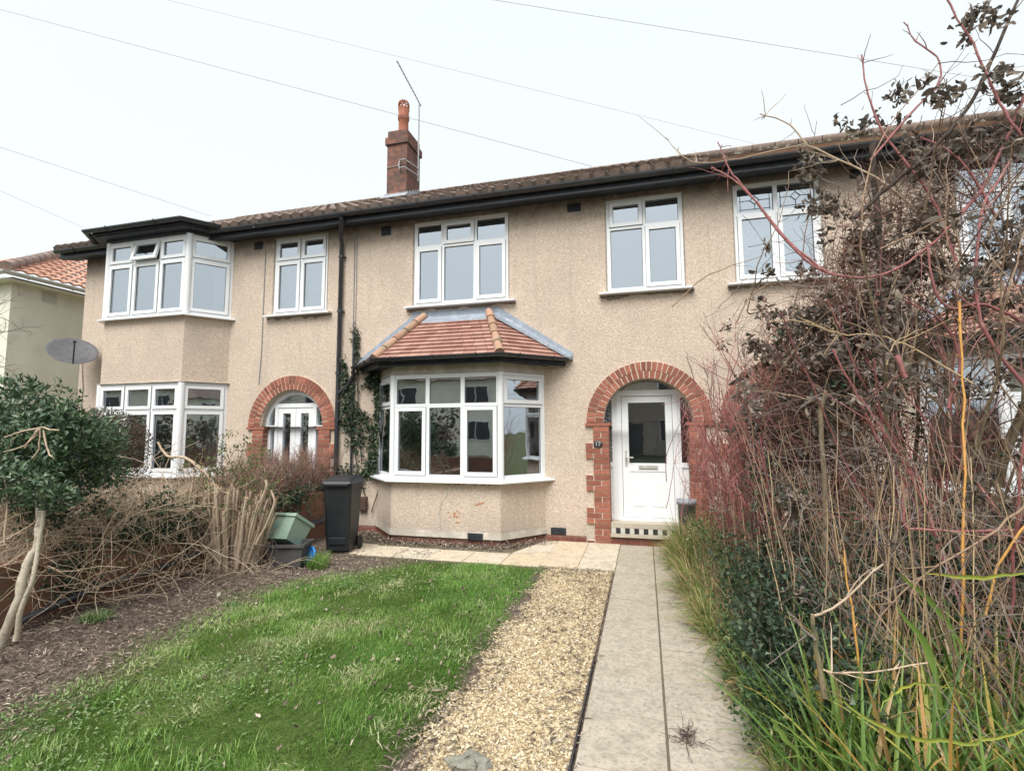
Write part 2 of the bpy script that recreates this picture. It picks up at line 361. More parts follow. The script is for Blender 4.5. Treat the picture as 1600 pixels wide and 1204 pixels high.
# ------------------------------------------------------------------ ground
LAWN_L = [(-6.5, -3.5), (-5.2, -3.75), (-4.6, -3.92), (-4.1, -4.05), (-3.6, -4.08), (-3.1, -4.1), (-2.7, -3.95), (-2.3, -3.7), (-1.9, -3.35), (-1.6, -3.1)]   # (y, left edge x)
def lawn_mask(x, y):
    ys = np.array([a for a, b in LAWN_L]); xs = np.array([b for a, b in LAWN_L])
    xl = np.interp(y, ys, xs)+(fbm(x, y, 2.2, 5)-.5)*.55
    xr = -1.13+(fbm(x, y, 3.1, 9)-.5)*.28-np.clip(-4.4-y, 0, 1)*.06
    yt = -1.40+(fbm(x, y, 4, 12)-.5)*.08
    m = np.clip((x-xl)/.6, 0, 1)*np.clip((xr-x)/.14, 0, 1)*np.clip((yt-y)/.05, 0, 1)*np.clip((y+8.9)/.3, 0, 1)
    return m
def gh(x, y):       # gentle unevenness of the garden
    g = (fbm(x, y, 1.3, 3)-.5)*.05
    soil = np.clip((-3.9-x)/.6, 0, 1)*np.clip((x+5.3)/.3, 0, 1)*np.clip((-1.6-y)/.5, 0, 1)
    return g*np.clip((-1.1-x)/.5, 0, 1)*.8+soil*(.03+.05*fbm(x, y, 4, 31))-.012
gx = np.concatenate([np.arange(-12, -5.4, .2), np.arange(-5.4, -1.0, .04), np.arange(-1.0, 8, .25)])
gy = np.concatenate([np.arange(-9, -1.2, .04), np.arange(-1.2, 1.0, .2)])
X, Y = np.meshgrid(gx, gy); Z = gh(X, Y); nx, ny = len(gx), len(gy)
V = np.stack([X.ravel(), Y.ravel(), Z.ravel()], 1)
i = np.arange(nx*ny).reshape(ny, nx); F = np.stack([i[:-1, :-1].ravel(), i[:-1, 1:].ravel(), i[1:, 1:].ravel(), i[1:, :-1].ravel()], 1)
tag(mass('ground', V, F, 'soil', t=lawn_mask(X, Y).ravel(), smooth=True), kind='structure')
o = MB('farground').quad((-300, -300, -.14), (300, -300, -.14), (300, 300, -.14), (-300, 300, -.14)).build('distant_ground'); tag(o, kind='structure')

# grass
def blades(P, L, W, lean, az, nseg=2, curl=0.):
    n = len(P); U = np.stack([np.cos(az), np.sin(az), np.zeros(n)], 1); S = np.stack([-np.sin(az), np.cos(az), np.zeros(n)], 1)
    V = np.zeros((n, 2*(nseg)+1, 3)); th = lean.copy(); p = P.copy(); st = (L/(nseg))[:, None]
    for k in range(nseg+1):
        wd = (W*(1-(k/nseg)**1.5)*(.7 if k == 0 else 1))[:, None]*.5
        if k < nseg: V[:, 2*k] = p-S*wd; V[:, 2*k+1] = p+S*wd
        else: V[:, 2*k] = p
        d = U*np.sin(th)[:, None]+np.array([0, 0, 1.])*np.cos(th)[:, None]
        p = p+d*st; th = th+curl
    m = 2*nseg+1; base = (np.arange(n)*m)[:, None]
    T = []
    for k in range(nseg-1): T += [[2*k, 2*k+1, 2*k+3], [2*k, 2*k+3, 2*k+2]]
    T += [[2*nseg-2, 2*nseg-1, 2*nseg]]
    F = (base[:, None, :]+np.array(T)[None]).reshape(-1, 3)
    return V.reshape(-1, 3), F, m
def scatter(n, x0, x1, y0, y1, maskf):
    x = rng.uniform(x0, x1, n); y = rng.uniform(y0, y1, n); k = rng.random(n) < maskf(x, y); return x[k], y[k]
near = lambda x, y: np.clip(3.2/(y+7.3+1.2), .35, 1)
x, y = scatter(330000, -5, -.95, -7.0, -1.3, lambda x, y: lawn_mask(x, y)*np.clip(.05+1.8*fbm(x, y, 2.1, 21)*(.55+.9*fbm(x, y, 9, 23)), 0, 1)*near(x, y))
n = len(x); pat = fbm(x, y, 1.5, 40); fine = fbm(x, y, 6, 44)
t = np.clip(.20+1.2*(pat-.42)+.7*(fine-.5)+rng.normal(0, .12, n)+np.clip((-2.0-x)/3, 0, .6)*.45+np.clip(-4.6-y, 0, 1)*.12, 0, 1)
t = np.where(rng.random(n) < .05, 1, t)
L = rng.uniform(.016, .042, n)*(.65+.8*fine)*np.where(pat < .45, 1.2, 1.)
P = np.stack([x, y, gh(x, y)], 1)
V, F, m = blades(P, L, rng.uniform(.0022, .0042, n)*np.clip(.75+(y+7)*.16, 1, 1.9), np.clip(rng.normal(.55, .4, n), .02, 1.4), rng.uniform(0, 6.283, n)*.5+fbm(x, y, 1.1, 88)*9, 2, .55)
VV, FF, TT = [V], [F], [np.repeat(t, m)]; off = len(V)
# longer tussocks and pale weed rosettes
tus = [(rng.uniform(-4.2, -1.3), rng.uniform(-6.6, -1.6)) for _ in range(150)]+[(-3.3-.1*q, -1.62-.12*q) for q in range(4)]
cx, cy, ln, tc, flat = [], [], [], [], []
for (a, b) in tus:
    if lawn_mask(np.array([a]), np.array([b]))[0] < .5: continue
    k = int(rng.uniform(40, 90)); weed = rng.random() < .45
    cx += list(a+rng.normal(0, .06, k)); cy += list(b+rng.normal(0, .06, k)); ln += list(rng.uniform(.05, .10, k) if not weed else rng.uniform(.03, .07, k))
    tc += list(np.full(k, rng.uniform(.75, .93) if weed else rng.uniform(.3, .7))); flat += [1.15 if weed else .5]*k
cx, cy, ln, tc, flat = map(np.array, (cx, cy, ln, tc, flat)); n = len(cx)
V, F, m = blades(np.stack([cx, cy, gh(cx, cy)], 1), ln, np.where(flat > 1, .009, .005), flat*rng.uniform(.5, 1.1, n), rng.uniform(0, 6.283, n), 3, .3)
VV.append(V); FF.append(F+off); TT.append(np.repeat(tc, m)); off += len(V)
tag(mass('lawn_grass', np.concatenate(VV), np.concatenate(FF), 'lawn', t=np.concatenate(TT)), 'short bright green lawn with paler weedy patches beside the gravel strip', 'grass', kind='stuff')

# low weeds over the left half of the lawn
def leaves5(P, D, Nn, L, W, fold=.25):
    D = D/(np.linalg.norm(D, axis=1, keepdims=True)+1e-9); S = np.cross(D, Nn); S /= (np.linalg.norm(S, axis=1, keepdims=True)+1e-9); Nn = np.cross(S, D)
    L = L[:, None]; W = W[:, None]; n = len(P)
    V = np.stack([P, P+D*L*.45-S*W*.5+Nn*W*fold, P+D*L*.5, P+D*L*.45+S*W*.5+Nn*W*fold, P+D*L-Nn*L*.12], 1)
    b = (np.arange(n)*5)[:, None]
    F = np.concatenate([b+np.array([0, 2, 1, 0])[None, :3], b+np.array([1, 2, 4])[None], b+np.array([0, 3, 2])[None], b+np.array([2, 3, 4])[None]])
    return V.reshape(-1, 3), F
def rdir(n, up=0.):
    d = rng.normal(0, 1, (n, 3)); d[:, 2] += up; return d/np.linalg.norm(d, axis=1, keepdims=True)
def catmass(parts):
    V, F, o = [], [], 0
    for v, f in parts: V.append(v); F.append(f+o); o += len(v)
    return np.concatenate(V), np.concatenate(F)
x, y = scatter(60000, -5, -1.2, -6.9, -1.5, lambda x, y: lawn_mask(x, y)*np.clip((fbm(x, y, 1.6, 61)-.42)*5, 0, 1)*np.clip(.2+(-1.6-x)*.4, .08, 1)*near(x, y))
n = len(x); d = rdir(n, .25); d[:, 2] = np.abs(d[:, 2])*.5
V, F = leaves5(np.stack([x, y, gh(x, y)+rng.uniform(.005, .03, n)], 1), d, rdir(n, 2.5), rng.uniform(.014, .035, n), rng.uniform(.008, .016, n))
MT['weed'] = m_leaf('weed_leaf', [(0, (.11, .19, .06)), (.6, (.20, .30, .12)), (1, (.34, .40, .22))], .6, .3, .2)
tag(mass('ground_weeds', V, F, 'weed'), 'pale low weeds and clover spreading through the lawn', 'weeds', kind='stuff')

# leaf litter and bark chips on the bare soil, and along the gravel edges
def soil_mask(x, y):
    a = (1-lawn_mask(x, y))*np.clip((x+4.95)/.1, 0, 1)*np.clip((-2.6-x)/.2, 0, 1)
    b = np.clip(1-np.abs(x+1.12+.05*np.sin(y*5))/.22, 0, 1)*.9*np.clip((-1.4-y)/.1, 0, 1)
    c = np.clip(1-np.abs(x+.50)/.16, 0, 1)*.7*np.clip((-1.4-y)/.1, 0, 1)
    e = np.clip(1-np.abs(y+1.55)/.25, 0, 1)*(x > -1.2)*(x < -.4)*.8
    g_ = ((x > -1.1) & (y < -1.4))*np.clip((fbm(x, y, 2.7, 71)-.40)*2.2, .03, .55)
    return np.maximum(np.maximum(np.maximum(a, b), np.maximum(c, e)), g_)
x, y = scatter(90000, -5, -.36, -6.9, -1.0, lambda x, y: soil_mask(x, y)*near(x, y)*.9)
n = len(x); d = rdir(n); d[:, 2] *= .25
V, F = leaves5(np.stack([x, y, gh(x, y)+rng.uniform(.002, .028, n)+np.where(x > -1.3, .012, 0)], 1), d, rdir(n, 2.), rng.uniform(.02, .075, n), rng.uniform(.003, .013, n), .4)
tag(mass('leaf_litter', V, F, 'litter'), 'brown leaf litter and bark chips on the bare soil bed', 'leaf litter', kind='stuff')

# gravel strip: pebbles of pale yellow stone
def stones(x, y, z, s):
    n = len(x); c = np.array([(-1, -1, -1), (1, -1, -1), (1, 1, -1), (-1, 1, -1), (-1, -1, 1), (1, -1, 1), (1, 1, 1), (-1, 1, 1)], float)*.5
    V = c[None]*rng.uniform(.55, 1.15, (n, 8, 3))*np.stack([s*rng.uniform(.8, 1.5, n), s*rng.uniform(.6, 1., n), s*rng.uniform(.35, .6, n)], 1)[:, None, :]
    a = rng.uniform(0, 6.283, n); b = rng.normal(0, .45, n)
    ca, sa, cb, sb = np.cos(a)[:, None], np.sin(a)[:, None], np.cos(b)[:, None], np.sin(b)[:, None]
    y1 = V[..., 1]*cb-V[..., 2]*sb; z1 = V[..., 1]*sb+V[..., 2]*cb
    V = np.stack([V[..., 0]*ca-y1*sa, V[..., 0]*sa+y1*ca, z1], -1)+np.stack([x, y, z], 1)[:, None, :]
    F = (np.arange(n)*8)[:, None, None]+np.array([(0, 3, 2, 1), (4, 5, 6, 7), (0, 1, 5, 4), (1, 2, 6, 5), (2, 3, 7, 6), (3, 0, 4, 7)])[None]
    return V.reshape(-1, 3), F.reshape(-1, 4)
def grav(x, y): return np.clip((x+1.17+(fbm(x, y, 3, 9)-.5)*.3)/.1, 0, 1)*(x < -.40)*(y < -1.42)*np.clip(1.25-1.1*np.clip(fbm(x, y, 3.3, 77)-.55, 0, 1)*4*(y > -2.9), .15, 1)
x, y = scatter(92000, -1.35, -.38, -6.6, -1.4, lambda x, y: grav(x, y)*np.clip(4/(y+8.5), .5, 1))
V, F = stones(x, y, gh(x, y)+rng.uniform(.002, .022, len(x)), rng.uniform(.008, .017, len(x)))
MT['grit'] = m_simple('sandy_grit', (.34, .26, .16), (.24, .18, .12), 60, .95, .2, .6, 90)
o = MB('grit').add([(-1.22, -8.5, .003), (-.39, -8.5, .003), (-.39, -1.43, .003), (-1.08, -1.43, .003), (-1.12, -4.4, .003)], [(0, 1, 2, 3, 4)]).build('gravel_bed'); tag(o, kind='structure')
tag(mass('gravel', V, F, 'stone', smooth=False), 'strip of pale yellow gravel between the lawn and the slab path', 'gravel', kind='stuff')

# path of concrete slabs and paving of sandstone flags
def slab(mb, poly, z0, z1, g=.0065):
    c = np.mean(poly, 0); q = [tuple(np.array(p)+(c-np.array(p))/max(np.linalg.norm(c-np.array(p)), .01)*g) for p in poly]
    dz = rng.uniform(-.004, .004); mb.prism(q, z0, z1+dz)
pm = MB('slab')
ys = [-1.12, -1.72, -2.34, -2.95, -3.5, -3.93, -4.30, -4.78, -5.30, -5.9, -6.5, -7.1, -7.7, -8.3]
for a, b in zip(ys[1:], ys): slab(pm, [(-.37, a), (.065, a), (.065, b), (-.37, b)], -.04, .018)
ys2 = [-1.12, -1.75, -2.35, -2.88, -3.38, -3.80, -4.25, -4.75, -5.25, -5.9, -6.5, -7.1, -7.7, -8.3]
for a, b in zip(ys2[1:], ys2): slab(pm, [(.068, a), (.62, a), (.62, b), (.068, b)], -.04, .016)
for a, b in ((-.37, .065), (.068, .62)): slab(pm, [(a, -1.12), (b, -1.12), (b, -.56), (a, -.56)], -.04, .019); slab(pm, [(a, -.56), (b, -.56), (b, -.075), (a, -.075)], -.04, .017)
tag(pm.build('path', bevel=.004), kind='structure')
fm = MB('flag')
for a, b in ((-.8, -.37), (-1.24, -.8)): slab(fm, [(a, -1.4), (b, -1.4), (b, -.07), (a, -.07)], -.04, .02)
fl = [-1.24, -1.72, -2.2, -2.7, -3.15, -3.65]
for a, b in zip(fl[1:], fl): slab(fm, [(a, -1.43), (b, -1.43), (b, -.90 if b < -1.4 else -.72), (a, -.92)], -.04, .018)
slab(fm, [(-1.72, -.9), (-1.24, -.70), (-1.24, -.07), (-1.42, -.07)], -.04, .016)
slab(fm, [(-4.1, -1.38), (-3.65, -1.40), (-3.65, -.85), (-4.0, -.80)], -.04, .012)
tag(fm.build('paving', bevel=.005), kind='structure')
o = MB('joint').box(-4.2, .66, -1.46, -.02, -.05, .006).box(-.37, .62, -8.3, -1.4, -.05, .005).build('path_bed'); tag(o, kind='structure')
o = MB('black').box(-.392, -.382, -8.3, -3.6, -.03, .020).build('path_edging'); tag(o, 'thin black edging strip along the gravel side of the path', 'edging')

# ------------------------------------------------------------------ house builders
def wall_grid(mb, x0, x1, z0, z1, holes, Y=0., depth=.12):
    xs = sorted({x0, x1, *[h[0] for h in holes], *[h[1] for h in holes]}); zs = sorted({z0, z1, *[h[2] for h in holes], *[h[3] for h in holes]})
    for a, b in zip(xs, xs[1:]):
        for c, d in zip(zs, zs[1:]):
            mx_, mz = (a+b)/2, (c+d)/2
            if any(h[0] < mx_ < h[1] and h[2] < mz < h[3] for h in holes): continue
            mb.quad((a, Y, c), (b, Y, c), (b, Y, d), (a, Y, d))
    for a, b, c, d in holes:
        e = Y+depth
        mb.quad((a, Y, c), (a, e, c), (a, e, d), (a, Y, d)); mb.quad((b, Y, c), (b, e, c), (b, e, d), (b, Y, d))
        mb.quad((a, Y, d), (b, Y, d), (b, e, d), (a, e, d)); mb.quad((a, Y, c), (b, Y, c), (b, e, c), (a, e, c))

def window(house, O, tdir, wd, z0, z1, cols, trans, sashes=(), ins=.015, sill=True, opened=None, name='window', glassm='glass', lead=False, fr=.055, sillext=.12, silldepth=.13, curtain=None, lace=False, label=None):
    """frame mesh with pane, sash and sill children. O: outer left-bottom point, tdir: unit vector along the wall. cols: widths fractions; trans: height fraction of transom or None"""
    t = Vector((*tdir, 0)).normalized(); n = Vector((t.y, -t.x, 0))       # outward
    M = Matrix(((t.x, -n.x, 0, O[0]), (t.y, -n.y, 0, O[1]), (0, 0, 1, 0), (0, 0, 0, 1)))   # local x along, y inward, z up
    f = MB('upvc', 'gasket'); f.M = M; g = MB(glassm); g.M = M; SS = []
    y0, y1 = ins, ins+.07
    f.box(0, fr, y0, y1, z0, z1); f.box(wd-fr, wd, y0, y1, z0, z1); f.box(fr, wd-fr, y0, y1, z0, z0+fr); f.box(fr, wd-fr, y0, y1, z1-fr, z1)
    tot = sum(cols); xs = [0]
    for c in cols: xs.append(xs[-1]+c/tot*wd)
    mu = fr*.5
    zt = None if trans is None else z0+(z1-z0)*trans
    for x in xs[1:-1]: f.box(x-mu, x+mu, y0, y1, z0+fr, z1-fr)
    nc = len(cols)
    rows = [(z0+fr, z1-fr)] if zt is None else [(z0+fr, zt-mu), (zt+mu, z1-fr)]
    for ci in range(nc):
        a = xs[ci]+(fr if ci == 0 else mu); b = xs[ci+1]-(fr if ci == nc-1 else mu)
        if zt is not None: f.box(a, b, y0, y1, zt-mu, zt+mu)
        for ri, (c, d) in enumerate(rows):
            if opened == (ci, ri):
                ang = R(14); s2 = MB('upvc'); T = M @ Matrix.Translation((0, y0-.02, d)) @ Matrix.Rotation(-ang, 4, 'X') @ Matrix.Translation((0, 0, -d))
                s2.M = T; w_ = .045
                s2.box(a-.012, a+w_, 0, .04, c-.012, d+.01); s2.box(b-w_, b+.012, 0, .04, c-.012, d+.01); s2.box(a+w_, b-w_, 0, .04, c-.012, c+w_); s2.box(a+w_, b-w_, 0, .04, d-w_, d+.01)
                g.M = T; g.quad((a+w_, .02, c+w_), (b-w_, .02, c+w_), (b-w_, .02, d-w_), (a+w_, .02, d-w_)); g.M = M
                pend = s2; continue
            if sashes == 'all' or (ci, ri) in sashes:
                w_ = .045; q = .018; s = MB('upvc', 'gasket'); s.M = M; SS.append(s)
                s.box(a-.010, a+w_, y0-q, y0+.03, c-.010, d+.010); s.box(b-w_, b+.010, y0-q, y0+.03, c-.010, d+.010)
                s.box(a+w_, b-w_, y0-q, y0+.03, c-.010, c+w_); s.box(a+w_, b-w_, y0-q, y0+.03, d-w_, d+.010)
                s.k = 1; k = .005
                s.box(a-.010-k, a-.010, y0-.004, y0-.0005, c-.010-k, d+.010+k); s.box(b+.010, b+.010+k, y0-.004, y0-.0005, c-.010-k, d+.010+k)
                s.box(a-.010, b+.010, y0-.004, y0-.0005, c-.010-k, c-.010); s.box(a-.010, b+.010, y0-.004, y0-.0005, d+.010, d+.010+k)
                ga, gb, gc, gd = a+w_, b-w_, c+w_, d-w_; gy = y0+.012
            else: ga, gb, gc, gd = a, b, c, d; gy = y0+.03
            g.quad((ga, gy, gc), (gb, gy, gc), (gb, gy, gd), (ga, gy, gd))
            f.k = 1; k = .006; e = .003
            f.box(ga, ga+k, gy-e-.001, gy-.001, gc, gd); f.box(gb-k, gb, gy-e-.001, gy-.001, gc, gd); f.box(ga+k, gb-k, gy-e-.001, gy-.001, gc, gc+k); f.box(ga+k, gb-k, gy-e-.001, gy-.001, gd-k, gd); f.k = 0
            if lead and ri == 1:
                f.k = 1; h = .006; yy = gy-.004; cx, cz = (ga+gb)/2, (gc+gd)/2
                for zz in (gc+.05, gd-.05): f.box(ga+.03, gb-.03, yy-.002, yy, zz-h/2, zz+h/2)
                for xx in (ga+.04, gb-.04): f.box(xx-h/2, xx+h/2, yy-.0045, yy-.0025, gc+.03, gd-.03)
                f.box(ga+.03, cx-.06, yy-.002, yy, cz-h/2, cz+h/2); f.box(cx+.06, gb-.03, yy-.002, yy, cz-h/2, cz+h/2)
                f.box(cx-h/2, cx+h/2, yy-.0045, yy-.0025, gc+.03, cz-.06); f.box(cx-h/2, cx+h/2, yy-.0045, yy-.0025, cz+.06, gd-.03)
                D = [(cx-.06, cz), (cx, cz+.06), (cx+.06, cz), (cx, cz-.06)]
                for p, q2 in zip(D, D[1:]+D[:1]): f.tube([(p[0], yy-.003, p[1]), (q2[0], yy-.003, q2[1])], .004, 4)
                f.k = 0
    fo = f.build(name, house, label=label)
    g.build('pane', fo)
    for s in SS: s.build('sash', fo)
    if opened: pend.build('sash', fo, label='small top sash propped open')
    if sill:
        q = MB('grime'); q.M = M
        for a, b, c, d in ((-.022, -.001, z0-.0, z1+.012), (wd+.001, wd+.018, z0-.0, z1+.012), (-.001, wd+.001, z1+.001, z1+.014)): q.box(a, b, -.004, .02, c, d)
        q.build('sealant', fo)
        q = MB('stain'); q.M = M; nn = 60; xs_ = [-sillext+(wd+2*sillext)*i/nn for i in range(nn+1)]; hz_ = [.015+.10*max(0, vnoise(x_*9+O[0]*3, O[1], 1., 4)-.25)*random.uniform(.6, 1.1) for x_ in xs_]
        q.add([(x_, -.003, z0-.03) for x_ in xs_]+[(x_, -.003, z0-.045-h_) for x_, h_ in zip(xs_, hz_)], [(i, i+1, nn+2+i, nn+1+i) for i in range(nn)]); q.build('sill_stain', fo)
        q = MB('upvc'); q.M = M; e = sillext
        q.hexa([(-e, -silldepth+.02, z0-.045), (wd+e, -silldepth+.02, z0-.045), (wd+e, y1, z0-.045), (-e, y1, z0-.045)], [(-e, -silldepth+.02, z0-.022), (wd+e, -silldepth+.02, z0-.022), (wd+e, y1, z0-.001), (-e, y1, z0-.001)])
        q.build('sill', fo)
    if curtain:
        for (a, b) in curtain:
            c = MB('curtain'); c.M = M; nn = max(6, int((b-a)*wd/.02))
            pts = [(a*wd+(b-a)*wd*i/nn, y1+.10+.025*math.sin(i*1.9)) for i in range(nn+1)]
            for p, q2 in zip(pts, pts[1:]): c.add([(p[0], p[1], z0+.02), (q2[0], q2[1], z0+.02), (q2[0], q2[1], z1-.03), (p[0], p[1], z1-.03)], [(0, 1, 2, 3)], True)
            c.build('curtain', fo)
    if lace:
        c = MB('lace'); c.M = M; c.quad((fr, y1+.05, z0+fr), (wd-fr, y1+.05, z0+fr), (wd-fr, y1+.05, rows[0][1]), (fr, y1+.05, rows[0][1])); c.build('net_curtain', fo)
    return fo, M

def arch(house, cx, zc, r0, r1, r2, yfr, depth=.25):
    """two rings of brick over the doorway with quoined piers either side"""
    mo = MB('mortar'); br = MB('archbrick')
    def ring(ra, rb, n, y):
        for i in range(n):
            a0, a1 = math.pi*i/n, math.pi*(i+1)/n; g = .0075
            def pt(r, a): return (cx+r*math.cos(a), zc+r*math.sin(a))
            da = lambda r: g/r
            j = random.uniform(-.002, .003)
            ps = [pt(ra+.003, a0+da(ra)), pt(rb-.003, a0+da(rb)), pt(rb-.003, a1-da(rb)), pt(ra+.003, a1-da(ra))]
            br.hexa([(p[0], y-j, p[1]) for p in ps], [(p[0], depth*.9, p[1]) for p in ps])
    ring(r0, r1, 27, -.030); ring(r1, r2, 34, -.034)
    n = 40
    for i in range(n):
        a0, a1 = math.pi*i/n, math.pi*(i+1)/n
        P = [(cx+r*math.cos(a), zc+r*math.sin(a)) for r, a in ((r0+.002, a0), (r2-.001, a0), (r2-.001, a1), (r0+.002, a1))]
        mo.hexa([(p[0], -.024, p[1]) for p in P], [(p[0], depth, p[1]) for p in P])
    # piers
    zb = -.03; rows = int(round((zc-.06-zb)/.0752)); h = (zc-.06-zb)/rows
    for sgn in (-1, 1):
        xi = cx+sgn*(r0-.075); X0 = lambda w: xi+sgn*w
        mo.box(*sorted((xi+sgn*.003, X0(.218))), -.022, depth, zb, zc-.055)
        for k in range(rows):
            z0 = zb+k*h; wide = ((rows-1-k) // 3) % 2 == 1
            if wide: mo.box(*sorted((X0(.219), X0(.327))), -.0215, .02, z0, z0+h)
            w_ = .33 if wide else .222
            cuts = ([0, .115, .33] if k % 2 else [0, .225, .33]) if wide else ([0, .222] if k % 2 else [0, .112, .222])
            for a, b in zip(cuts, cuts[1:]):
                j = random.uniform(0, .004)
                br.box(*sorted((X0(a+.007*(a > 0)), X0(b-.007*(b < w_)))), -.030-j, depth*.92 if b <= .23 else .02, z0+.0065, z0+h-.0065)
        # springer course
        br.box(*sorted((X0(-.03), X0(.335))), -.042, depth*.93, zc-.05, zc-.006)
    o = br.build('door_arch', house); mo.build('mortar', o)

def interior(house, x0, x1, parts):
    m = MB('plaster', 'floorb'); a, b = x0+.13, x1-.13
    m.quad((a, .121, 2.55), (b, .121, 2.55), (b, 4.5, 2.55), (a, 4.5, 2.55)); m.quad((a, .121, 5.13), (b, .121, 5.13), (b, 4.5, 5.12), (a, 4.5, 5.12))
    m.quad((a, 4.5, 0), (b, 4.5, 0), (b, 4.5, 5.12), (a, 4.5, 5.12))
    for x in (a, b, *parts): m.quad((x, .125, .1), (x, 4.5, .1), (x, 4.5, 5.12), (x, .125, 5.12))
    m.k = 1; m.quad((a, .05, .15), (b, .05, .15), (b, 4.5, .15), (a, 4.5, .15)); m.quad((a, .122, 2.72), (b, .122, 2.72), (b, 4.5, 2.72), (a, 4.5, 2.72))
    m.build('interior', house)

EY, EZ, RY, RZ = -.42, 5.20, 4.0, 7.66
PM = (RZ-EZ)/(RY-EY)
def roof(house, x0, x1, mat='tile'):
    rows = 15; pitch = .21; per = 7; nxx = int((x1-x0)/pitch*per)+1
    xs = np.linspace(x0, x1, nxx); ph = (xs/pitch) % 1
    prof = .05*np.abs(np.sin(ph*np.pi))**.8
    V, F = [], []
    nrm = np.array([0, -PM, 1.])/math.hypot(PM, 1)
    for r in range(rows):
        for e in (0, 1):
            tt = (r+e*1.04)/rows; y = EY+(RY-EY)*min(tt, 1.); z = EZ+(RZ-EZ)*min(tt, 1.)
            lift = .024*(1-e)+.004; dz = prof+lift+.004*np.sin(xs*3.1+r)
            wob = .008*np.sin(xs*1.3+r*2.1)
            V.append(np.stack([xs, y+nrm[1]*dz+wob, z+nrm[2]*dz], 1))
        b = r*2*nxx; i = np.arange(nxx-1)
        F.append(np.stack([b+i, b+i+1, b+nxx+i+1, b+nxx+i], 1))
        # front lip down to the row below
        V.append(np.stack([xs, EY+(RY-EY)*r/rows+0*xs+.004, EZ+(RZ-EZ)*r/rows+0*xs-(.03 if r == 0 else .0)], 1))
    Vn = []; Fn = []; off = 0
    for r in range(rows):
        a, b, c = V[3*r:3*r+3]; Vn += [a, b, c]; i = np.arange(nxx-1); o = 3*r*nxx
        Fn.append(np.stack([o+i, o+i+1, o+nxx+i+1, o+nxx+i], 1)); Fn.append(np.stack([o+2*nxx+i, o+2*nxx+i+1, o+i+1, o+i], 1))
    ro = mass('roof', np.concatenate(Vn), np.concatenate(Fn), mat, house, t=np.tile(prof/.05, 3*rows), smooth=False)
    k = MB('hiptile'); k.quad((x0, RY, RZ), (x1, RY, RZ), (x1, 9, EZ-.4), (x0, 9, EZ-.4)); k.build('rear_slope', ro)
    q_ = 90; mx_ = rng.uniform(x0, x1, q_); tt = rng.uniform(0, .98, q_)**1.5; ms = MB('moss')
    for a_, b_ in zip(mx_, tt):
        y_, z_ = EY+(RY-EY)*b_, EZ+(RZ-EZ)*b_; r_ = random.uniform(.015, .035); V_ = [(a_+r_*1.4*math.cos(k)*random.uniform(.7, 1.2), y_+r_*math.sin(k)*.9, z_+r_*math.sin(k)*.5+.03) for k in np.linspace(0, 5.5, 7)]; ms.add(V_+[(a_, y_-.01, z_+.045+r_*.6)], [(i_, (i_+1) % 7, 7) for i_ in range(7)], True)
    ms.build('moss', ro)
    rt = MB('ridge'); x = x0
    while x < x1-.02:
        e = min(x+.44, x1); rt.tube([(x, RY, RZ+.0), (e-.01, RY, RZ+.005)], .085, 10); x += .45
    rt.build('ridge_tiles', ro)
    return ro
def eaves(house, x0, x1, endl=False):
    m = MB('blackold'); m.box(x0, x1, -.315, -.285, 5.035, 5.15); m.hexa([(x0, -.285, 5.035), (x1, -.285, 5.035), (x1, .004, 5.105), (x0, .004, 5.105)], [(x0, -.285, 5.05), (x1, -.285, 5.05), (x1, .004, 5.12), (x0, .004, 5.12)])
    m.box(x0, x1, -.335, -.3155, 5.035, 5.06)
    m.build('fascia', house)
    gutter(house, [(x0, -.385, 5.175), (x1, -.385, 5.175)])
def gutter(house, path, r=.06, name='gutter', brackets=.9):
    """half round trough swept along a horizontal path"""
    m = MB('black'); P = [np.array(p, float) for p in path]; N = len(P); V = []; n = 9
    for i, p in enumerate(P):
        d0 = P[i]-P[i-1] if i > 0 else P[1]-P[0]; d1 = P[i+1]-P[i] if i < N-1 else P[-1]-P[-2]
        d0 = d0/np.linalg.norm(d0); d1 = d1/np.linalg.norm(d1); t = d0+d1; t /= np.linalg.norm(t)
        s = np.array([t[1], -t[0], 0]); s /= np.linalg.norm(s); kk = 1/max(.5, abs(np.dot(s, [d0[1], -d0[0], 0])))
        for rr in (r, r-.006):
            for k in range(n):
                a = math.pi*k/(n-1); V.append(p+s*rr*math.cos(a)*kk-np.array([0, 0, rr*math.sin(a)]))
    F = []
    for i in range(N-1):
        a, b = i*2*n, (i+1)*2*n
        for k in range(n-1): F += [(a+k, a+k+1, b+k+1, b+k), (a+n+k, a+n+k+1, b+n+k+1, b+n+k)]
        F += [(a, a+n, b+n, b), (a+n-1, a+2*n-1, b+2*n-1, b+n-1)]
    for e in (0, N-1):
        for k in range(n-1): F.append((e*2*n+k, e*2*n+k+1, e*2*n+n+k+1, e*2*n+n+k))
        m.add([V[e*2*n+k] for k in range(n)], [tuple(range(n))])
    m.add(V, F, False)
    for a, b in zip(P, P[1:]):
        L = np.linalg.norm(b-a); q = max(1, int(L/brackets)); d = (b-a)/L
        for k in range(q):
            c = a+(b-a)*(k+.5)/q; s = np.array([d[1], -d[0], 0]); pts = [c+s*(r+.008)*math.cos(t)-np.array([0, 0, (r+.008)*math.sin(t)]) for t in np.linspace(-.15, math.pi, 9)]
            m.tube([pts[0]+[0, 0, .003]]+pts, .0075, 5)
    return m.build(name, house)
def airbrick(house, x0, x1, z0, z1, y=0., name='air_vent', mat='blackold'):
    m = MB(mat); m.box(x0, x1, y-.006, y+.01, z0, z1); n = max(2, int((z1-z0)/.032))
    for i in range(n): z = z0+.012+(z1-z0-.02)*i/n; m.box(x0+.012, x1-.012, y-.013, y-.006, z, z+.012)
    m.build(name, house)

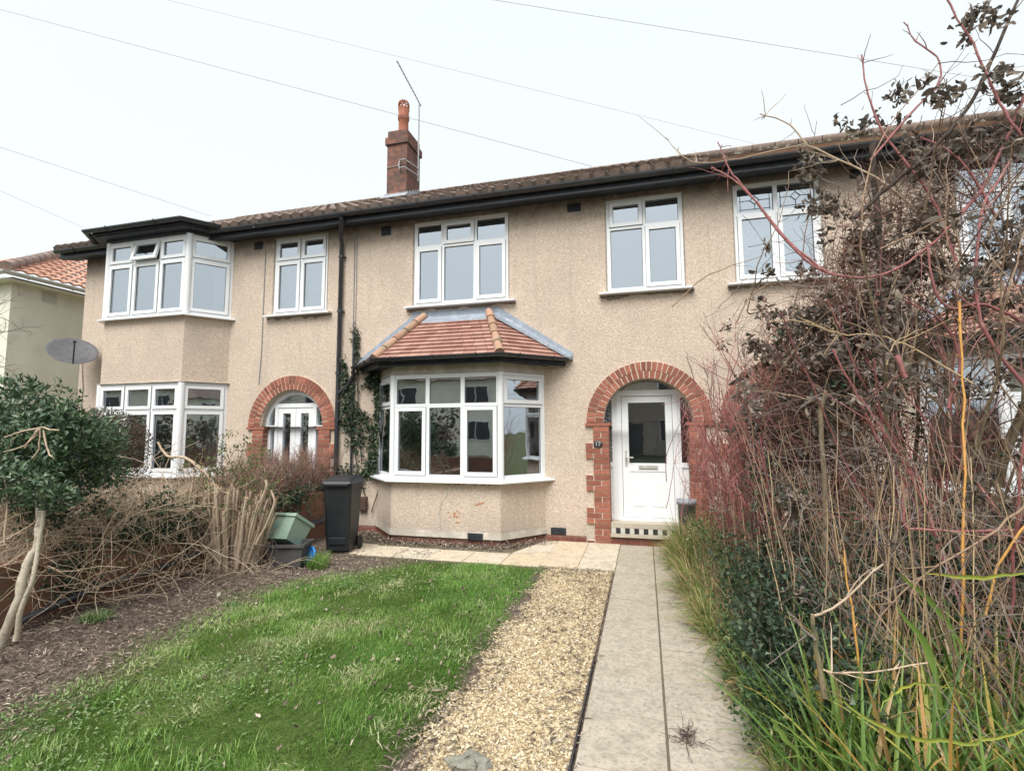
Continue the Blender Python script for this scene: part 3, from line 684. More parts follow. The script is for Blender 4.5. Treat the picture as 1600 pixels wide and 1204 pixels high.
# bay geometry of the middle house (and, mirrored, of its twin)
BX = [(-4.20, 0), (-3.62, -.60), (-1.95, -.60), (-1.44, 0)]
def hipped_bay(h, sashset, ivy=False):
    wl = MB('pebble', 'band', 'plinth'); z0, z1 = .135, .91
    def ring(pts, z0, z1, off=0.):
        for a, b in zip(pts, pts[1:]): wl.quad((a[0], a[1], z0), (b[0], b[1], z0), (b[0], b[1], z1), (a[0], a[1], z1))
    def offs(o):  # outward offset of the bay outline
        return [(-4.20-o*1.4, 0), (-3.62-o*.42, -.6-o), (-1.95+o*.42, -.6-o), (-1.44+o*1.4, 0)]
    ring(offs(0), .1, .88)
    wl.k = 1
    b1, b2 = offs(.022), offs(.012)
    for (a, b), (c, d) in zip(zip(b1, b1[1:]), zip(b2, b2[1:])):
        wl.quad((a[0], a[1], .105), (b[0], b[1], .105), (d[0], d[1], .20), (c[0], c[1], .20))
        wl.quad((a[0], a[1], .105), (b[0], b[1], .105), (b[0], b[1]+.05, .105), (a[0], a[1]+.05, .105))
    wl.k = 2; ring(offs(-.01), -.06, .11)
    wl.prism(offs(-.0), .86, .885)
    bay = wl.build('bay_wall', h)
    wl = MB('band'); ring(offs(.012), 2.432, 2.56); wl.build('bay_lintel', h)
    airbrick(h, -2.42, -2.2, .095, .185, -.625, 'air_brick', 'blackold')
    kw = dict(z0=.915, z1=2.43, trans=.695, ins=.0, sill=False, fr=.06)
    w1, _ = window(h, BX[1], (1, 0), 1.67, cols=(.56, .545, .565), sashes=sashset, **kw)
    for p, q in ((BX[0], BX[1]), (BX[2], BX[3])):
        L = math.dist(p, q); window(h, p, ((q[0]-p[0])/L, (q[1]-p[1])/L), L, cols=(1,), sashes={(0, 1)}, **kw)
    # corner posts and sill
    s = MB('upvc')
    for c in (BX[1], BX[2]): s.tube([(c[0], c[1]+.018, .915), (c[0], c[1]+.018, 2.43)], .047, 10)
    o1, o2 = offs(.11), offs(-.07)
    s.prism(o1+o2[::-1], .872, .893); s.prism(offs(.06)+o2[::-1], .893, .914)
    s.build('bay_sill', h)
    # roof
    ro = [(-4.60, -.02), (-3.80, -.86), (-1.88, -.86), (-1.03, -.02)]; zt = 3.40; ze = 2.645
    topl, topr = (-3.38, -.02), (-2.30, -.02)
    tl = MB('baytile'); faces = [((ro[0], ro[1]), (topl, topl)), ((ro[1], ro[2]), (topl, topr)), ((ro[2], ro[3]), (topr, topr))]
    rows = 11
    for (e0, e1), (t0, t1) in faces:
        E0, E1, T0, T1 = (np.array((*p, z)) for p, z in ((e0, ze), (e1, ze), (t0, zt), (t1, zt)))
        nn = np.cross(E1-E0, (T0+T1)/2-E0); nn /= np.linalg.norm(nn); nn = nn if nn[2] > 0 else -nn
        for r in range(rows):
            a0, a1 = E0+(T0-E0)*r/rows, E1+(T1-E1)*r/rows; c0, c1 = E0+(T0-E0)*(r+1)/rows, E1+(T1-E1)*(r+1)/rows
            L = np.linalg.norm(a1-a0); q = max(1, int(L/.165)); sh = .5*(r % 2)/q
            cuts = [0]+[min(1, max(0, (k+sh)/q)) for k in range(1, q+1)]+[1]
            for u, v in zip(cuts, cuts[1:]):
                if v-u < .01: continue
                g = .0025/max(L, .1)
                p = [a0+(a1-a0)*(u+g), a0+(a1-a0)*(v-g), c0+(c1-c0)*(v-g), c0+(c1-c0)*(u+g)]
                j = random.uniform(0, .006)
                tl.hexa([p[0]+nn*.002, p[1]+nn*.002, p[2]-nn*.004, p[3]-nn*.004], [p[0]+nn*(.026+j), p[1]+nn*(.026+j), p[2]+nn*.008, p[3]+nn*.008])
    bo = tl.build('bay_roof', h)
    for e, t in ((ro[1], topl), (ro[2], topr)):
        ht = MB('hiptile')
        a = np.array((*e, ze+.02)); b = np.array((t[0], t[1], zt+.06)); n = 5
        for k in range(n):
            p, q = a+(b-a)*(k/n+.004), a+(b-a)*((k+1)/n-.004); ht.tube([p, q+np.array([0, 0, .0])], [.068, .058], 10)
        ht.build('hip_tiles', bo)
    ld = MB('lead')
    ld.hexa([(-3.62, -.012, 3.36), (-2.12, -.012, 3.36), (-2.12, .0, 3.36), (-3.62, .0, 3.36)], [(-3.62, -.010, 3.53), (-2.12, -.010, 3.53), (-2.12, .0, 3.53), (-3.62, .0, 3.53)])
    ld.hexa([(-3.38, -.16, 3.30), (-2.30, -.16, 3.30), (-2.2, -.013, 3.38), (-3.5, -.013, 3.38)], [(-3.38, -.16, 3.312), (-2.30, -.16, 3.312), (-2.2, -.013, 3.44), (-3.5, -.013, 3.44)])
    for (e, t, s_) in ((ro[3], topr, 1), (ro[0], topl, -1)):
        A = np.array([e[0], -.012, ze]); B = np.array([t[0]+s_*.14, -.012, 3.46])
        up = np.array([0, 0, .17]); ld.hexa([A+[s_*.03, 0, -.02], B+[0, 0, -.1], B+[0, .01, -.1], A+[s_*.03, .01, -.02]], [A+[s_*.03, 0, .10], B+[0, 0, .07], B+[0, .01, .07], A+[s_*.03, .01, .10]])
        ld.hexa([A+[0, -.10, -.01], B+[-s_*.05, -.1, -.11], B+[0, -.002, -.09], A+[s_*.03, -.002, 0]], [A+[0, -.10, .03], B+[-s_*.05, -.1, -.06], B+[0, -.002, -.03], A+[s_*.03, -.002, .05]])
    ld.build('lead_flashing', bo)
    # fascia, soffit, gutter
    fa = MB('blackold'); off = [(-4.52, -.015), (-3.76, -.80), (-1.92, -.80), (-1.11, -.015)]
    for a, b in zip(off, off[1:]): fa.hexa([(*a, 2.545), (*b, 2.545), (b[0], b[1]+.02, 2.545), (a[0], a[1]+.02, 2.545)], [(*a, 2.645), (*b, 2.645), (b[0], b[1]+.02, 2.645), (a[0], a[1]+.02, 2.645)])
    fa.prism([off[0], off[1], off[2], off[3]], 2.56, 2.572)
    fa.build('bay_fascia', h)
    gutter(h, [(-4.64, -.06, 2.66), (-3.80, -.90, 2.655), (-1.87, -.90, 2.655), (-1.06, -.06, 2.66)], .052, 'bay_gutter', .5)

def door17(h):
    y = .25
    f = MB('upvc', 'gasket')
    x0, x1 = -.40, .46
    f.box(x0, x0+.07, y-.03, y+.05, .30, 2.10); f.box(x1-.07, x1, y-.03, y+.05, .30, 2.10); f.box(-.66, .75, y-.032, y+.05, 2.10, 2.18); f.box(x0+.07, x1-.07, y-.03, y+.05, .30, .345)
    for a, b in ((-.66, x0), (x1, .75)):
        f.box(a, b, y-.02, y+.04, 1.06, 1.13); f.box(a, b, y-.02, y+.04, .30, .36); f.box(a, b, y-.0, y+.03, .36, 1.06)
        f.box(a, b, y-.022, y+.04, 2.06, 2.099)
    for a, b in ((-.47, x0-.001), (x1+.001, .50)): f.box(a, b, y-.018, y+.04, .36, 2.06)
    fo = f.build('door_frame', h)
    g = MB('obscure'); g.quad((-.66, y+.01, 1.13), (-.47, y+.01, 1.13), (-.47, y+.01, 2.06), (-.66, y+.01, 2.06)); g.build('side_light', fo, label='patterned glass side light')
    g = MB('glass'); g.quad((.50, y+.01, 1.13), (.75, y+.01, 1.13), (.75, y+.01, 2.06), (.50, y+.01, 2.06)); g.build('side_light', fo)
    g = MB('glass'); g.quad((-.66, y+.01, 2.18), (.75, y+.01, 2.18), (.75, y+.01, 2.44), (-.66, y+.01, 2.44)); g.build('fanlight', fo)
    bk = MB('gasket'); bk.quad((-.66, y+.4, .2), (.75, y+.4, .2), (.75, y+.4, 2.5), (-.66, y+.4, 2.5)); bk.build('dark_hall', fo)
    d = MB('upvc', 'gasket'); a, b = x0+.075, x1-.075
    d.box(a, -.225, y-.012, y+.03, .35, 2.095); d.box(.285, b, y-.012, y+.03, .35, 2.095); d.box(-.225, .285, y-.012, y+.03, 2.0, 2.095); d.box(-.225, .285, y-.012, y+.03, 1.0, 1.12)
    d.box(-.225, .285, y-.004, y+.03, .43, 1.0); d.box(-.225, .285, y-.012, y+.03, .35, .43)
    for p, q in ((-.20, 0.0), (.06, .26)):
        d.box(p, q, y-.007, y-.004, .49, .87); d.box(p+.02, q-.02, y-.012, y-.007, .51, .85)
    d.k = 1
    for p, q, r_, s_ in ((a-.004, a, .345, 2.099), (b, b+.004, .345, 2.099)): d.box(p, q, y-.0145, y+.02, r_, s_)
    d.box(-.231, -.225, y-.0125, y-.0115, 1.115, 2.005); d.box(.285, .291, y-.0125, y-.0115, 1.115, 2.005)
    do = d.build('front_door', h)
    g = MB('doorglass'); g.quad((-.225, y+.005, 1.12), (.285, y+.005, 1.12), (.285, y+.005, 2.0), (-.225, y+.005, 2.0)); g.build('door_glass', do)
    k = MB('steel'); k.box(-.29, -.26, y-.022, y-.012, 1.08, 1.30); k.tube([(-.275, y-.02, 1.20), (-.275, y-.06, 1.20), (-.17, y-.062, 1.20)], .009, 8); k.build('handle', do)
    k = MB('steel'); k.box(-.10, .17, y-.020, y-.012, 1.032, 1.088); k.box(-.08, .15, y-.026, y-.020, 1.043, 1.077); k.build('letterbox', do)
    st = MB('stepstone', 'chequerw', 'chequerb'); st.box(-.495, .58, -.03, y-.03, .235, .30); st.box(-.50, .585, -.075, -.001, .115, .155); st.box(-.495, .58, -.02, y-.03, .155, .235)
    n = 17
    for k_ in range(n):
        xa = -.49+k_*1.065/n; xb = xa+1.065/n-.003; st.k = 1+(k_ % 2); st.box(xa, xb, -.028, -.0205, .158, .233)
    st.build('door_step', h)
    pl = MB('plinth'); pl.box(-.498, .582, -.028, y, -.05, .114); pl.build('step_brickwork', h)

def front_wall(h, x0, x1, holes, archc=None, ax=(.61), zc=1.70):
    wl = MB('pebble'); hs = list(holes)
    if archc is not None: hs.append((archc-ax, archc+ax, -.05, zc))
    hz = []
    wl_h = hs+([(archc-ax, archc+ax, zc, zc+ax+.08)] if archc is not None else [])
    wall_grid(wl, x0, x1, .09, 5.105, wl_h, 0., .10)
    if archc is not None:
        n = 28; zt = zc+ax+.08
        for i in range(n):
            a, b = archc-ax+2*ax*i/n, archc-ax+2*ax*(i+1)/n; f = lambda x: zc+math.sqrt(max(0, ax*ax-(x-archc)**2))
            wl.quad((a, 0, f(a)), (b, 0, f(b)), (b, 0, zt), (a, 0, zt))
    # body of the house: sides, back
    for x in (x0, x1):
        wl.add([(x, 0, -.05), (x, 8, -.05), (x, 8, 5.0), (x, 4, RZ-.05), (x, 0, 5.0+.2)], [(0, 1, 2, 3, 4)])
    wl.quad((x0, 8, -.05), (x1, 8, -.05), (x1, 8, 5.0), (x0, 8, 5.0))
    return wl.build('wall', h)

def house17(label, mirror=False):
    if mirror: XF[0] = lambda v: (1.9-v[0], v[1], v[2])
    h = thing('terraced_house', (-1.9 if not mirror else 3.8, 0, 0), label, 'house')
    XL = -4.8 if not mirror else -5.9
    front_wall(h, XL, .949, [(-3.60, -1.99, 3.63, 5.03), (-.47, .61, 3.62, 5.02), (-4.1, -1.54, .16, 2.45)], .045, .62, 1.71)
    interior(h, XL, .94, [-1.2])
    # plinth bricks at the foot of the wall
    for a, b in ((XL, -4.18), (-1.45, -.85), (.92, .949)): p = MB('plinth'); p.box(a, b, -.012, .02, -.06, .092); p.build('brick_plinth', h)
    airbrick(h, -1.36, -1.14, .10, .195, -.012, 'air_brick'); airbrick(h, -4.21, -4.03, 4.88, 5.04); airbrick(h, -1.05, -.84, 4.91, 5.04)
    window(h, (-3.60, 0), (1, 0), 1.61, 3.63, 5.03, (.50, .56, .55), .70, {(1, 1), (0, 0), (2, 0)}, label='three light upstairs window over the bay' if not mirror else None, lace=mirror)
    window(h, (-.47, 0), (1, 0), 1.08, 3.62, 5.02, (.5, .5), .69, {(0, 1), (1, 0)} if not mirror else {(0, 0), (1, 0)}, label='two light upstairs window above the front door' if not mirror else 'leaded top lights over lace netting', lead=mirror, lace=mirror)
    hipped_bay(h, {(0, 0), (2, 0)})
    door17(h)
    arch(h, .045, 1.71, .62, .735, .86, .25)
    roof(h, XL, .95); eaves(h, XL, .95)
    XF[0] = None
    return h
H17 = house17('pebbledashed middle terraced house with an empty bay window and white door under a brick arch')
# number plate on the arch pier
m = MB('black'); m.lathe([(0, 0), (.052, 0), (.052, .008), (.046, .011), (0, .011)], n=24, M=Matrix.Translation((-.655, -.034, 1.40)) @ Matrix.Rotation(R(90), 4, 'X') @ Matrix.Diagonal((1.25, 1, 1, 1)))
pl = m.build('number_plaque', H17)
cu = bpy.data.curves.new('number', 'FONT'); cu.body = '17'; cu.size = .085; cu.align_x = 'CENTER'; cu.align_y = 'CENTER'; cu.extrude = .0015
tmp = bpy.data.objects.new('number', cu); me = bpy.data.meshes.new_from_object(tmp); bpy.data.objects.remove(tmp)
no = link('number', me, ['chequerw'], pl); no.location = (-.655+1.9, -.047, 1.40); no.rotation_euler = (R(90), 0, 0)
HR = house17('right hand twin terraced house with leaded window lights, half hidden by the tangled shrubs', True)

# chimney of number 17, on the party line
CX0, CX1, CY0, CY1 = -4.93, -4.49, 1.42, 2.02
chz = 7.42
ch = MB('chimbrick'); ch.box(CX0, CX1, CY0, CY1, 6.0, chz); ch.box(CX0-.035, CX1+.035, CY0-.035, CY1+.035, chz, chz+.15); ch.box(CX0+.005, CX1-.005, CY0+.005, CY1-.005, chz+.15, chz+.30)
cho = ch.build('chimney', H17)
fl = MB('flaunch'); fl.box(CX0-.03, CX1+.03, CY0-.05, CY0-.002, 6.25, 6.36); fl.hexa([(CX0-.06, CY0-.17, 6.22), (CX1+.06, CY0-.17, 6.22), (CX1+.06, CY0-.04, 6.30), (CX0-.06, CY0-.04, 6.30)], [(CX0-.06, CY0-.17, 6.235), (CX1+.06, CY0-.17, 6.235), (CX1+.06, CY0-.04, 6.34), (CX0-.06, CY0-.04, 6.34)])
for k in range(5): y = CY0+k*.12; z = EZ+PM*(y-EY); fl.box(CX1+.001, CX1+.03, y, y+.118, z-.05, z+.17)
fl.build('flashing', cho)
px_, py_ = -4.70, 1.66; zt = chz+.30
pt = MB('pot'); pt.lathe([(.12, 0), (.125, .03), (.105, .06), (.10, .34), (.118, .36), (.12, .44), (.108, .46), (.112, .60), (.112, .62), (.08, .62)], (px_, py_, zt), 18)
for r_, z_ in ((.112, .66), (.105, .71)): pt.lathe([(r_, z_-.012), (r_+.012, z_), (r_, z_+.012), (r_-.02, z_)], (px_, py_, zt), 18)
for k in range(8):
    a = k*math.pi/4; c, s_ = math.cos(a), math.sin(a); pt.tube([(px_+.112*c, py_+.112*s_, zt+.58), (px_+.112*c, py_+.112*s_, zt+.70), (px_+.08*c, py_+.08*s_, zt+.77), (px_, py_, zt+.79)], .011, 5)
pt.build('chimney_pot', cho)

# left house
def left_house():
    h = thing('end_terrace_house', (-8, 0, 0), 'left hand end house with a flat roofed two storey bay and arched double front door', 'house')
    x0, x1 = -10.87, -4.801
    front_wall(h, x0, x1, [(-6.33, -5.24, 3.65, 5.06), (-9.85, -7.35, .16, 2.52), (-9.85, -7.35, 3.0, 4.95)], -5.86, .62, 1.69)
    interior(h, x0, x1, [-7.0])
    airbrick(h, -6.78, -6.60, 4.90, 5.04)
    arch(h, -5.86, 1.69, .63, .745, .875, .25)
    B = [(-9.93, 0), (-9.50, -.56), (-7.66, -.56), (-7.24, 0)]
    for z0, z1, nm in ((.0, .87, 'bay_wall'), (2.475, 3.62, 'bay_wall'), (5.086, 5.12, 'bay_lintel')):
        wl = MB('pebble')
        for a, b in zip(B, B[1:]): wl.quad((*a, z0), (*b, z0), (*b, z1), (*a, z1))
        wl.add([(p[0], p[1], z1) for p in B], [(0, 1, 2, 3)]); wl.add([(p[0], p[1], z0) for p in B], [(3, 2, 1, 0)]); wl.build(nm, h)
    # drip bead over the lower lights
    off = [(-9.99, 0), (-9.535, -.60), (-7.625, -.60), (-7.18, 0)]
    wl = MB('band'); wl.prism(off, 2.462, 2.474)
    wl.build('drip_bead', h)
    for (z0, z1, tr, op) in ((.885, 2.455, .70, None), (3.66, 5.085, .70, (1, 1))):
        kw = dict(z0=z0, z1=z1, trans=tr, ins=.0, sill=False, fr=.06)
        window(h, B[1], (1, 0), 1.84, cols=(1, 1, 1), sashes='all', opened=op, label='three light bay window with its middle top sash open' if op else 'ground floor bay window with dark room behind', curtain=[(.02, .16)] if op else None, **kw)
        for j, (p, q) in enumerate(((B[0], B[1]), (B[2], B[3]))):
            L = math.dist(p, q); window(h, p, ((q[0]-p[0])/L, (q[1]-p[1])/L), L, cols=(1,), sashes='all', curtain=[(.62, .98)] if j else [(.02, .4)], **kw)
        s = MB('upvc')
        for c in (B[1], B[2]): s.tube([(c[0], c[1]+.02, z0), (c[0], c[1]+.02, z1)], .06, 10)
        e = .10; o1 = [(B[0][0]-.12, -.0), (B[1][0]-.05, -.56-e), (B[2][0]+.05, -.56-e), (B[3][0]+.12, 0)]; i1 = [(B[0][0]+.12, 0), (B[1][0]+.05, -.49), (B[2][0]-.05, -.49), (B[3][0]-.12, 0)]
        s.prism(o1+i1[::-1], z0-.045, z0-.022); s.prism([(p[0]*1, p[1]+.05) if 0 else p for p in [(B[0][0]-.06, 0), (B[1][0]-.02, -.60), (B[2][0]+.02, -.60), (B[3][0]+.06, 0)]]+i1[::-1], z0-.022, z0-.001)
        s.build('bay_sill', h)
    # flat roof with deep black moulded fascia
    fr = MB('blackold', 'lead')
    O = lambda e: [(-9.93-e*1.5, -.005 if e < .3 else -.0), (-9.50-e*.5, -.56-e), (-7.66+e*.5, -.56-e), (-7.24+e*1.1, -.0)]
    for e, z0, z1 in ((.05, 5.086, 5.13), (.20, 5.13, 5.165), (.24, 5.165, 5.25)): fr.prism(O(e), z0, z1)
    fr.k = 1; fr.prism(O(.27), 5.252, 5.275)
    fr.build('bay_flat_roof', h)
    gutter(h, [(-10.35, -.10, 5.235), (-9.68, -.87, 5.235), (-7.50, -.87, 5.235), (-6.93, -.10, 5.235)], .055, 'bay_gutter')
    window(h, (-6.33, 0), (1, 0), 1.09, 3.66, 5.06, (1, 1), .69, 'all', curtain=[(.03, .97)], label='pair of upstairs lights with a drawn pale blind')
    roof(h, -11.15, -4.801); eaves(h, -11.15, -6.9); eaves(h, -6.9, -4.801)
    # arched double door
    y = .12; cx, zc = -5.86, 1.69
    f = MB('upvc'); n = 26
    for i in range(n):
        a0, a1 = math.pi*i/n, math.pi*(i+1)/n; P = [(cx+r*math.cos(a), zc+r*math.sin(a)) for r, a in ((.555, a0), (.64, a0), (.64, a1), (.555, a1))]
        f.hexa([(p[0], y-.03, p[1]) for p in P], [(p[0], y+.05, p[1]) for p in P])
    f.box(cx-.56, cx+.56, y-.025, y+.05, 1.66, 1.70) if 0 else None
    f.box(cx-.56, cx-.50, y-.03, y+.05, .3, zc); f.box(cx+.50, cx+.56, y-.03, y+.05, .3, zc)
    f.box(cx-.42, cx-.36, y-.028, y+.05, .3, 2.02); f.box(cx+.36, cx+.42, y-.028, y+.05, .3, 2.02); f.box(cx-.46, cx+.46, y-.029, y+.05, 2.02, 2.09)
    f.box(cx-.56, cx-.42, y-.02, y+.05, 1.66, 1.71); f.box(cx+.42, cx+.56, y-.02, y+.05, 1.66, 1.71)
    fo = f.build('door_frame', h)
    g = MB('glass'); g.quad((cx-.58, y+.02, .3), (cx+.58, y+.02, .3), (cx+.58, y+.02, 1.7), (cx-.58, y+.02, 1.7))
    V = [(cx+.57*math.cos(math.pi*i/20), y+.02, zc+.57*math.sin(math.pi*i/20)) for i in range(21)]; g.add(V, [tuple(range(21))]); g.build('fanlight', fo)
    for a, b in ((cx-.36, cx-.003), (cx+.003, cx+.36)):
        d = MB('upvc'); d.box(a, a+.10, y-.015, y+.02-.002, .35, 2.02); d.box(b-.10, b, y-.015, y+.018, .35, 2.02); d.box(a+.1, b-.1, y-.015, y+.018, 1.92, 2.02); d.box(a+.1, b-.1, y-.015, y+.018, .35, 1.0); d.build('front_door', h)
    return h
HL = left_house()

# downpipe on the party line (belongs to the left house), with the bay branch
m = MB('black')
m.tube([(-4.72, -.40, 5.10), (-4.72, -.38, 5.03), (-4.90, -.14, 4.90), (-4.93, -.06, 4.80), (-4.93, -.06, 2.0), (-4.93, -.06, .1)], .036, 10)
for z in (4.55, 3.6, 2.55, 1.75, .7): m.tube([(-4.93, -.06, z), (-4.93, -.06, z+.05)], .046, 10); m.box(-4.99, -4.87, -.06, -.002, z+.015, z+.035)
m.tube([(-4.64, -.09, 2.60), (-4.64, -.07, 2.52), (-4.74, -.06, 2.36), (-4.93, -.06, 2.22)], .032, 8)
m.build('downpipe', H17)
# service cables down the wall
m = MB('wire'); m.tube([(-4.71, -.012, 5.0), (-4.70, -.012, 3.6), (-4.70, -.012, 2.3)], .007, 5); m.tube([(-4.665, -.012, 4.98), (-4.66, -.012, 3.9), (-4.655, -.012, 2.3), (-4.64, -.012, .8)], .006, 5)
m.tube([(-6.53, -.012, 4.86), (-6.53, -.012, 3.0), (-6.56, -.012, 2.44)], .007, 5)
m.build('wall_cable', H17)
m = MB('black'); m.tube([(-4.66, -.04, 3.25), (-4.665, -.04, 2.0), (-4.655, -.04, .6)], .018, 8); m.build('waste_pipe', H17)
m = MB('brownbox'); m.box(-4.50, -4.36, -.07, -.001, .33, .55); m.box(-4.49, -4.37, -.078, -.07, .345, .535); m.build('meter_box', H17, bevel=.006)
# cracks patched with grey mortar, and spalled render under the bay sill
m = MB('band'); m.tube([(-2.72, -.600, .86), (-2.75, -.600, .70), (-2.83, -.600, .58), (-2.86, -.600, .42), (-2.83, -.600, .20)], [.008, .012, .010, .013, .008], 5)
m.build('render_crack', H17)
MT['rust'] = m_simple('exposed_render', (.50, .26, .12), (.40, .20, .10), 20, .9, .2, .5, 60)
m = MB('rust')
for k in range(36):
    cx = random.gauss(-2.62, .05) if k < 14 else random.uniform(-2.75, -2.1); cz = random.gauss(.42, .05) if k < 14 else .86-abs(random.gauss(0, .02))
    if k > 28: cx = -2.33+(k-28)*.018; cz = .56+(k-28)*.006
    pts = [(cx+random.uniform(.008, .026)*math.cos(a), -.6025-.0004*k*.1, cz+random.uniform(.005, .018)*math.sin(a)) for a in np.linspace(0, 5.6, 7)]
    m.add(pts, [tuple(range(7))])
m.build('spalled_patch', H17)

# aerial and satellite dish
ae = thing('television_aerial', (-4.42, 1.78, 6.4), 'tall thin television aerial on a pole strapped to the chimney', 'aerial')
m = MB('metal'); mx0, my0 = -4.40, 1.75; m.tube([(mx0, my0, 6.75), (mx0+.01, my0, 8.46)], .016, 6); m.build('mast', ae)
m = MB('wire'); top = np.array([mx0+.01, my0, 8.47]); end = AZ(620, 95, 8.50)
d = end-top; d = d/np.linalg.norm(d)
end = AZ(620, 95, 8.50); m.tube([top-d*.10, end], .011, 6)
sdv = np.cross(d, [0, 0, 1]); L = np.linalg.norm(end-top)
for k in range(12):
    c = top+d*L*(k+.5)/12; ln = .10-.002*k; m.tube([c-np.array([0, 0, ln*.0])-sdv*ln*.3, c+sdv*ln*.3], .004, 4)
m.build('boom', ae)
m = MB('metal')
for z in (6.86, 7.02): m.tube([(-4.62, 1.40, z), (-4.60, 1.34, z), (-4.5, 1.33, z), (-4.42, 1.6, z), (mx0, my0, z)], .012, 6)
m.tube([(-4.62, 1.38, 6.84), (-4.64, 1.37, 6.94), (-4.62, 1.38, 7.04)], .014, 6); m.tube([(-4.93, 1.41, 6.93), (-4.6, 1.40, 6.96)], .006, 5)
m.build('bracket', ae)

di = thing('satellite_dish', (-10.80, 0, 3.1), 'dark grey oval satellite dish on the corner of the left house', 'satellite dish')
cpos = AY(113, 550, -.45); n_ = Vector(CAM-cpos); n_.z = 0; n_.normalize(); n_ = (n_+Vector((.15, 0, 1.05))).normalized()
Rm = Matrix.Translation(Vector(cpos)) @ n_.to_track_quat('Z', 'Y').to_matrix().to_4x4()
m = MB('dish'); prof = [(r_, .30*r_*r_) for r_ in np.linspace(0.001, .37, 9)]; m.lathe(prof+[(.378, .04), (.37, .034)]+[(r_, .30*r_*r_-.006) for r_ in np.linspace(.365, .001, 7)], n=32, M=Rm); m.build('reflector', di)
P = lambda x, y, z: np.array(Rm @ Vector((x, y, z)))
m = MB('black'); lo = P(0, -.36, .02); ln_ = P(0, -.10, .34); m.tube([P(0, -.2, -.03), lo, ln_], .012, 6); m.tube([ln_+[0, 0, .0], P(0, -.05, .28)], [.03, .026], 8)
m.tube([P(0, 0, -.01), np.array([-10.80, -.15, 3.12]), np.array([-10.80, 0, 3.12])], .02, 6); m.box(-10.86, -10.74, -.02, -.001, 3.03, 3.2)
m.tube([(-10.80, -.02, 3.05), (-10.72, -.012, 2.5), (-10.72, -.012, .3)], .006, 4)
m.build('dish_bracket', di)

# far left neighbour in cream render with orange tiles
nb = thing('detached_house', (-17, 4, 0), 'cream rendered house with orange tiled hipped roof beyond the left end house', 'house')
nx1, ny0, ez = -14.0, .56, 5.19
wl = MB('cream'); wl.quad((nx1, ny0, -.1), (nx1, 9, -.1), (nx1, 9, ez), (nx1, ny0, ez)); wl.quad((-22, ny0, -.1), (nx1, ny0, -.1), (nx1, ny0, ez), (-22, ny0, ez)); wl.quad((-22, 9, -.1), (nx1, 9, -.1), (nx1, 9, ez), (-22, 9, ez)); wl.quad((-22, ny0, -.1), (-22, 9, -.1), (-22, 9, ez), (-22, ny0, ez)); wl.build('wall', nb)
tl = MB('orangetile'); o_ = .32; ap = (-18.0, 4.78); zz = ez+.08; za = zz+(ap[1]-ny0+o_)*.56
E = [(-22-o_, ny0-o_), (nx1+o_, ny0-o_), (nx1+o_, 9+o_), (-22-o_, 9+o_)]
def slope(mb, a, b, ta, tb, rows=16, step=.035, wave=.24, amp=.02):
    A, B, TA, TB = (np.array(p, float) for p in (a, b, ta, tb)); nn = np.cross(B-A, TA-A); nn /= np.linalg.norm(nn); nn = nn if nn[2] > 0 else -nn
    for r in range(rows):
        p0, p1 = A+(TA-A)*r/rows, B+(TB-B)*r/rows; q0, q1 = A+(TA-A)*(r+1)/rows, B+(TB-B)*(r+1)/rows
        L = np.linalg.norm(p1-p0); k = max(2, int(L/wave*5)); V = []
        for (s0, s1, lift) in ((p0, p1, step), (q0, q1, .0), (p0, p1, -.01)):
            for i in range(k+1): u = i/k; V.append(s0+(s1-s0)*u+nn*(lift+amp*math.sin(u*L/wave*6.283)))
        mb.add(V, [(i, i+1, k+2+i, k+1+i) for i in range(k)]+[(2*k+2+i, 2*k+3+i, i+1, i) for i in range(k)])
slope(tl, (*E[1], zz), (*E[2], zz), (*ap, za), (ap[0], 4.8, za)); slope(tl, (*E[0], zz), (*E[1], zz), (ap[0]-.01, ap[1], za), (*ap, za)); slope(tl, (*E[2], zz), (*E[3], zz), (*ap, za), (ap[0]-.01, ap[1], za), 4)
ro = tl.build('roof', nb)
MT['hipgrey'] = m_simple('weathered_hip_tile', (.34, .24, .20), (.26, .19, .165), 5, .85, .3, .4, 40, island=.15)
ht = MB('hipgrey'); A = np.array((*E[1], zz+.04)); B = np.array((*ap, za+.05))
for k in range(15): ht.tube([A+(B-A)*k/15, A+(B-A)*(k+.97)/15], [.125, .11], 8)
ht.build('hip_tiles', ro)
m = MB('cream'); m.box(nx1, nx1+.26, ny0-.26, 9, ez-.14, ez-.11); m.box(-22, nx1-.001, ny0-.26, ny0, ez-.14, ez-.11); m.build('soffit', nb)
MT['creamgutter'] = m_simple('cream_gutter', (.66, .65, .60), (.58, .57, .52), 5, .5, .4)
g_ = gutter(nb, [(-20, ny0-.34, ez+.02), (nx1+.34, ny0-.34, ez+.02), (nx1+.34, 8.5, ez+.02)], .075); g_.data.materials[0] = MT['creamgutter']
v0 = AX(77, 464, nx1); airbrick(nb, 0, .01, 0, .01) if 0 else None
m = MB('creamgutter'); 
for k in range(6): m.box(nx1+.002, nx1+.02, v0[1]-.16, v0[1]+.16, v0[2]-.14+k*.05, v0[2]-.11+k*.05)
m.build('wall_vent', nb)

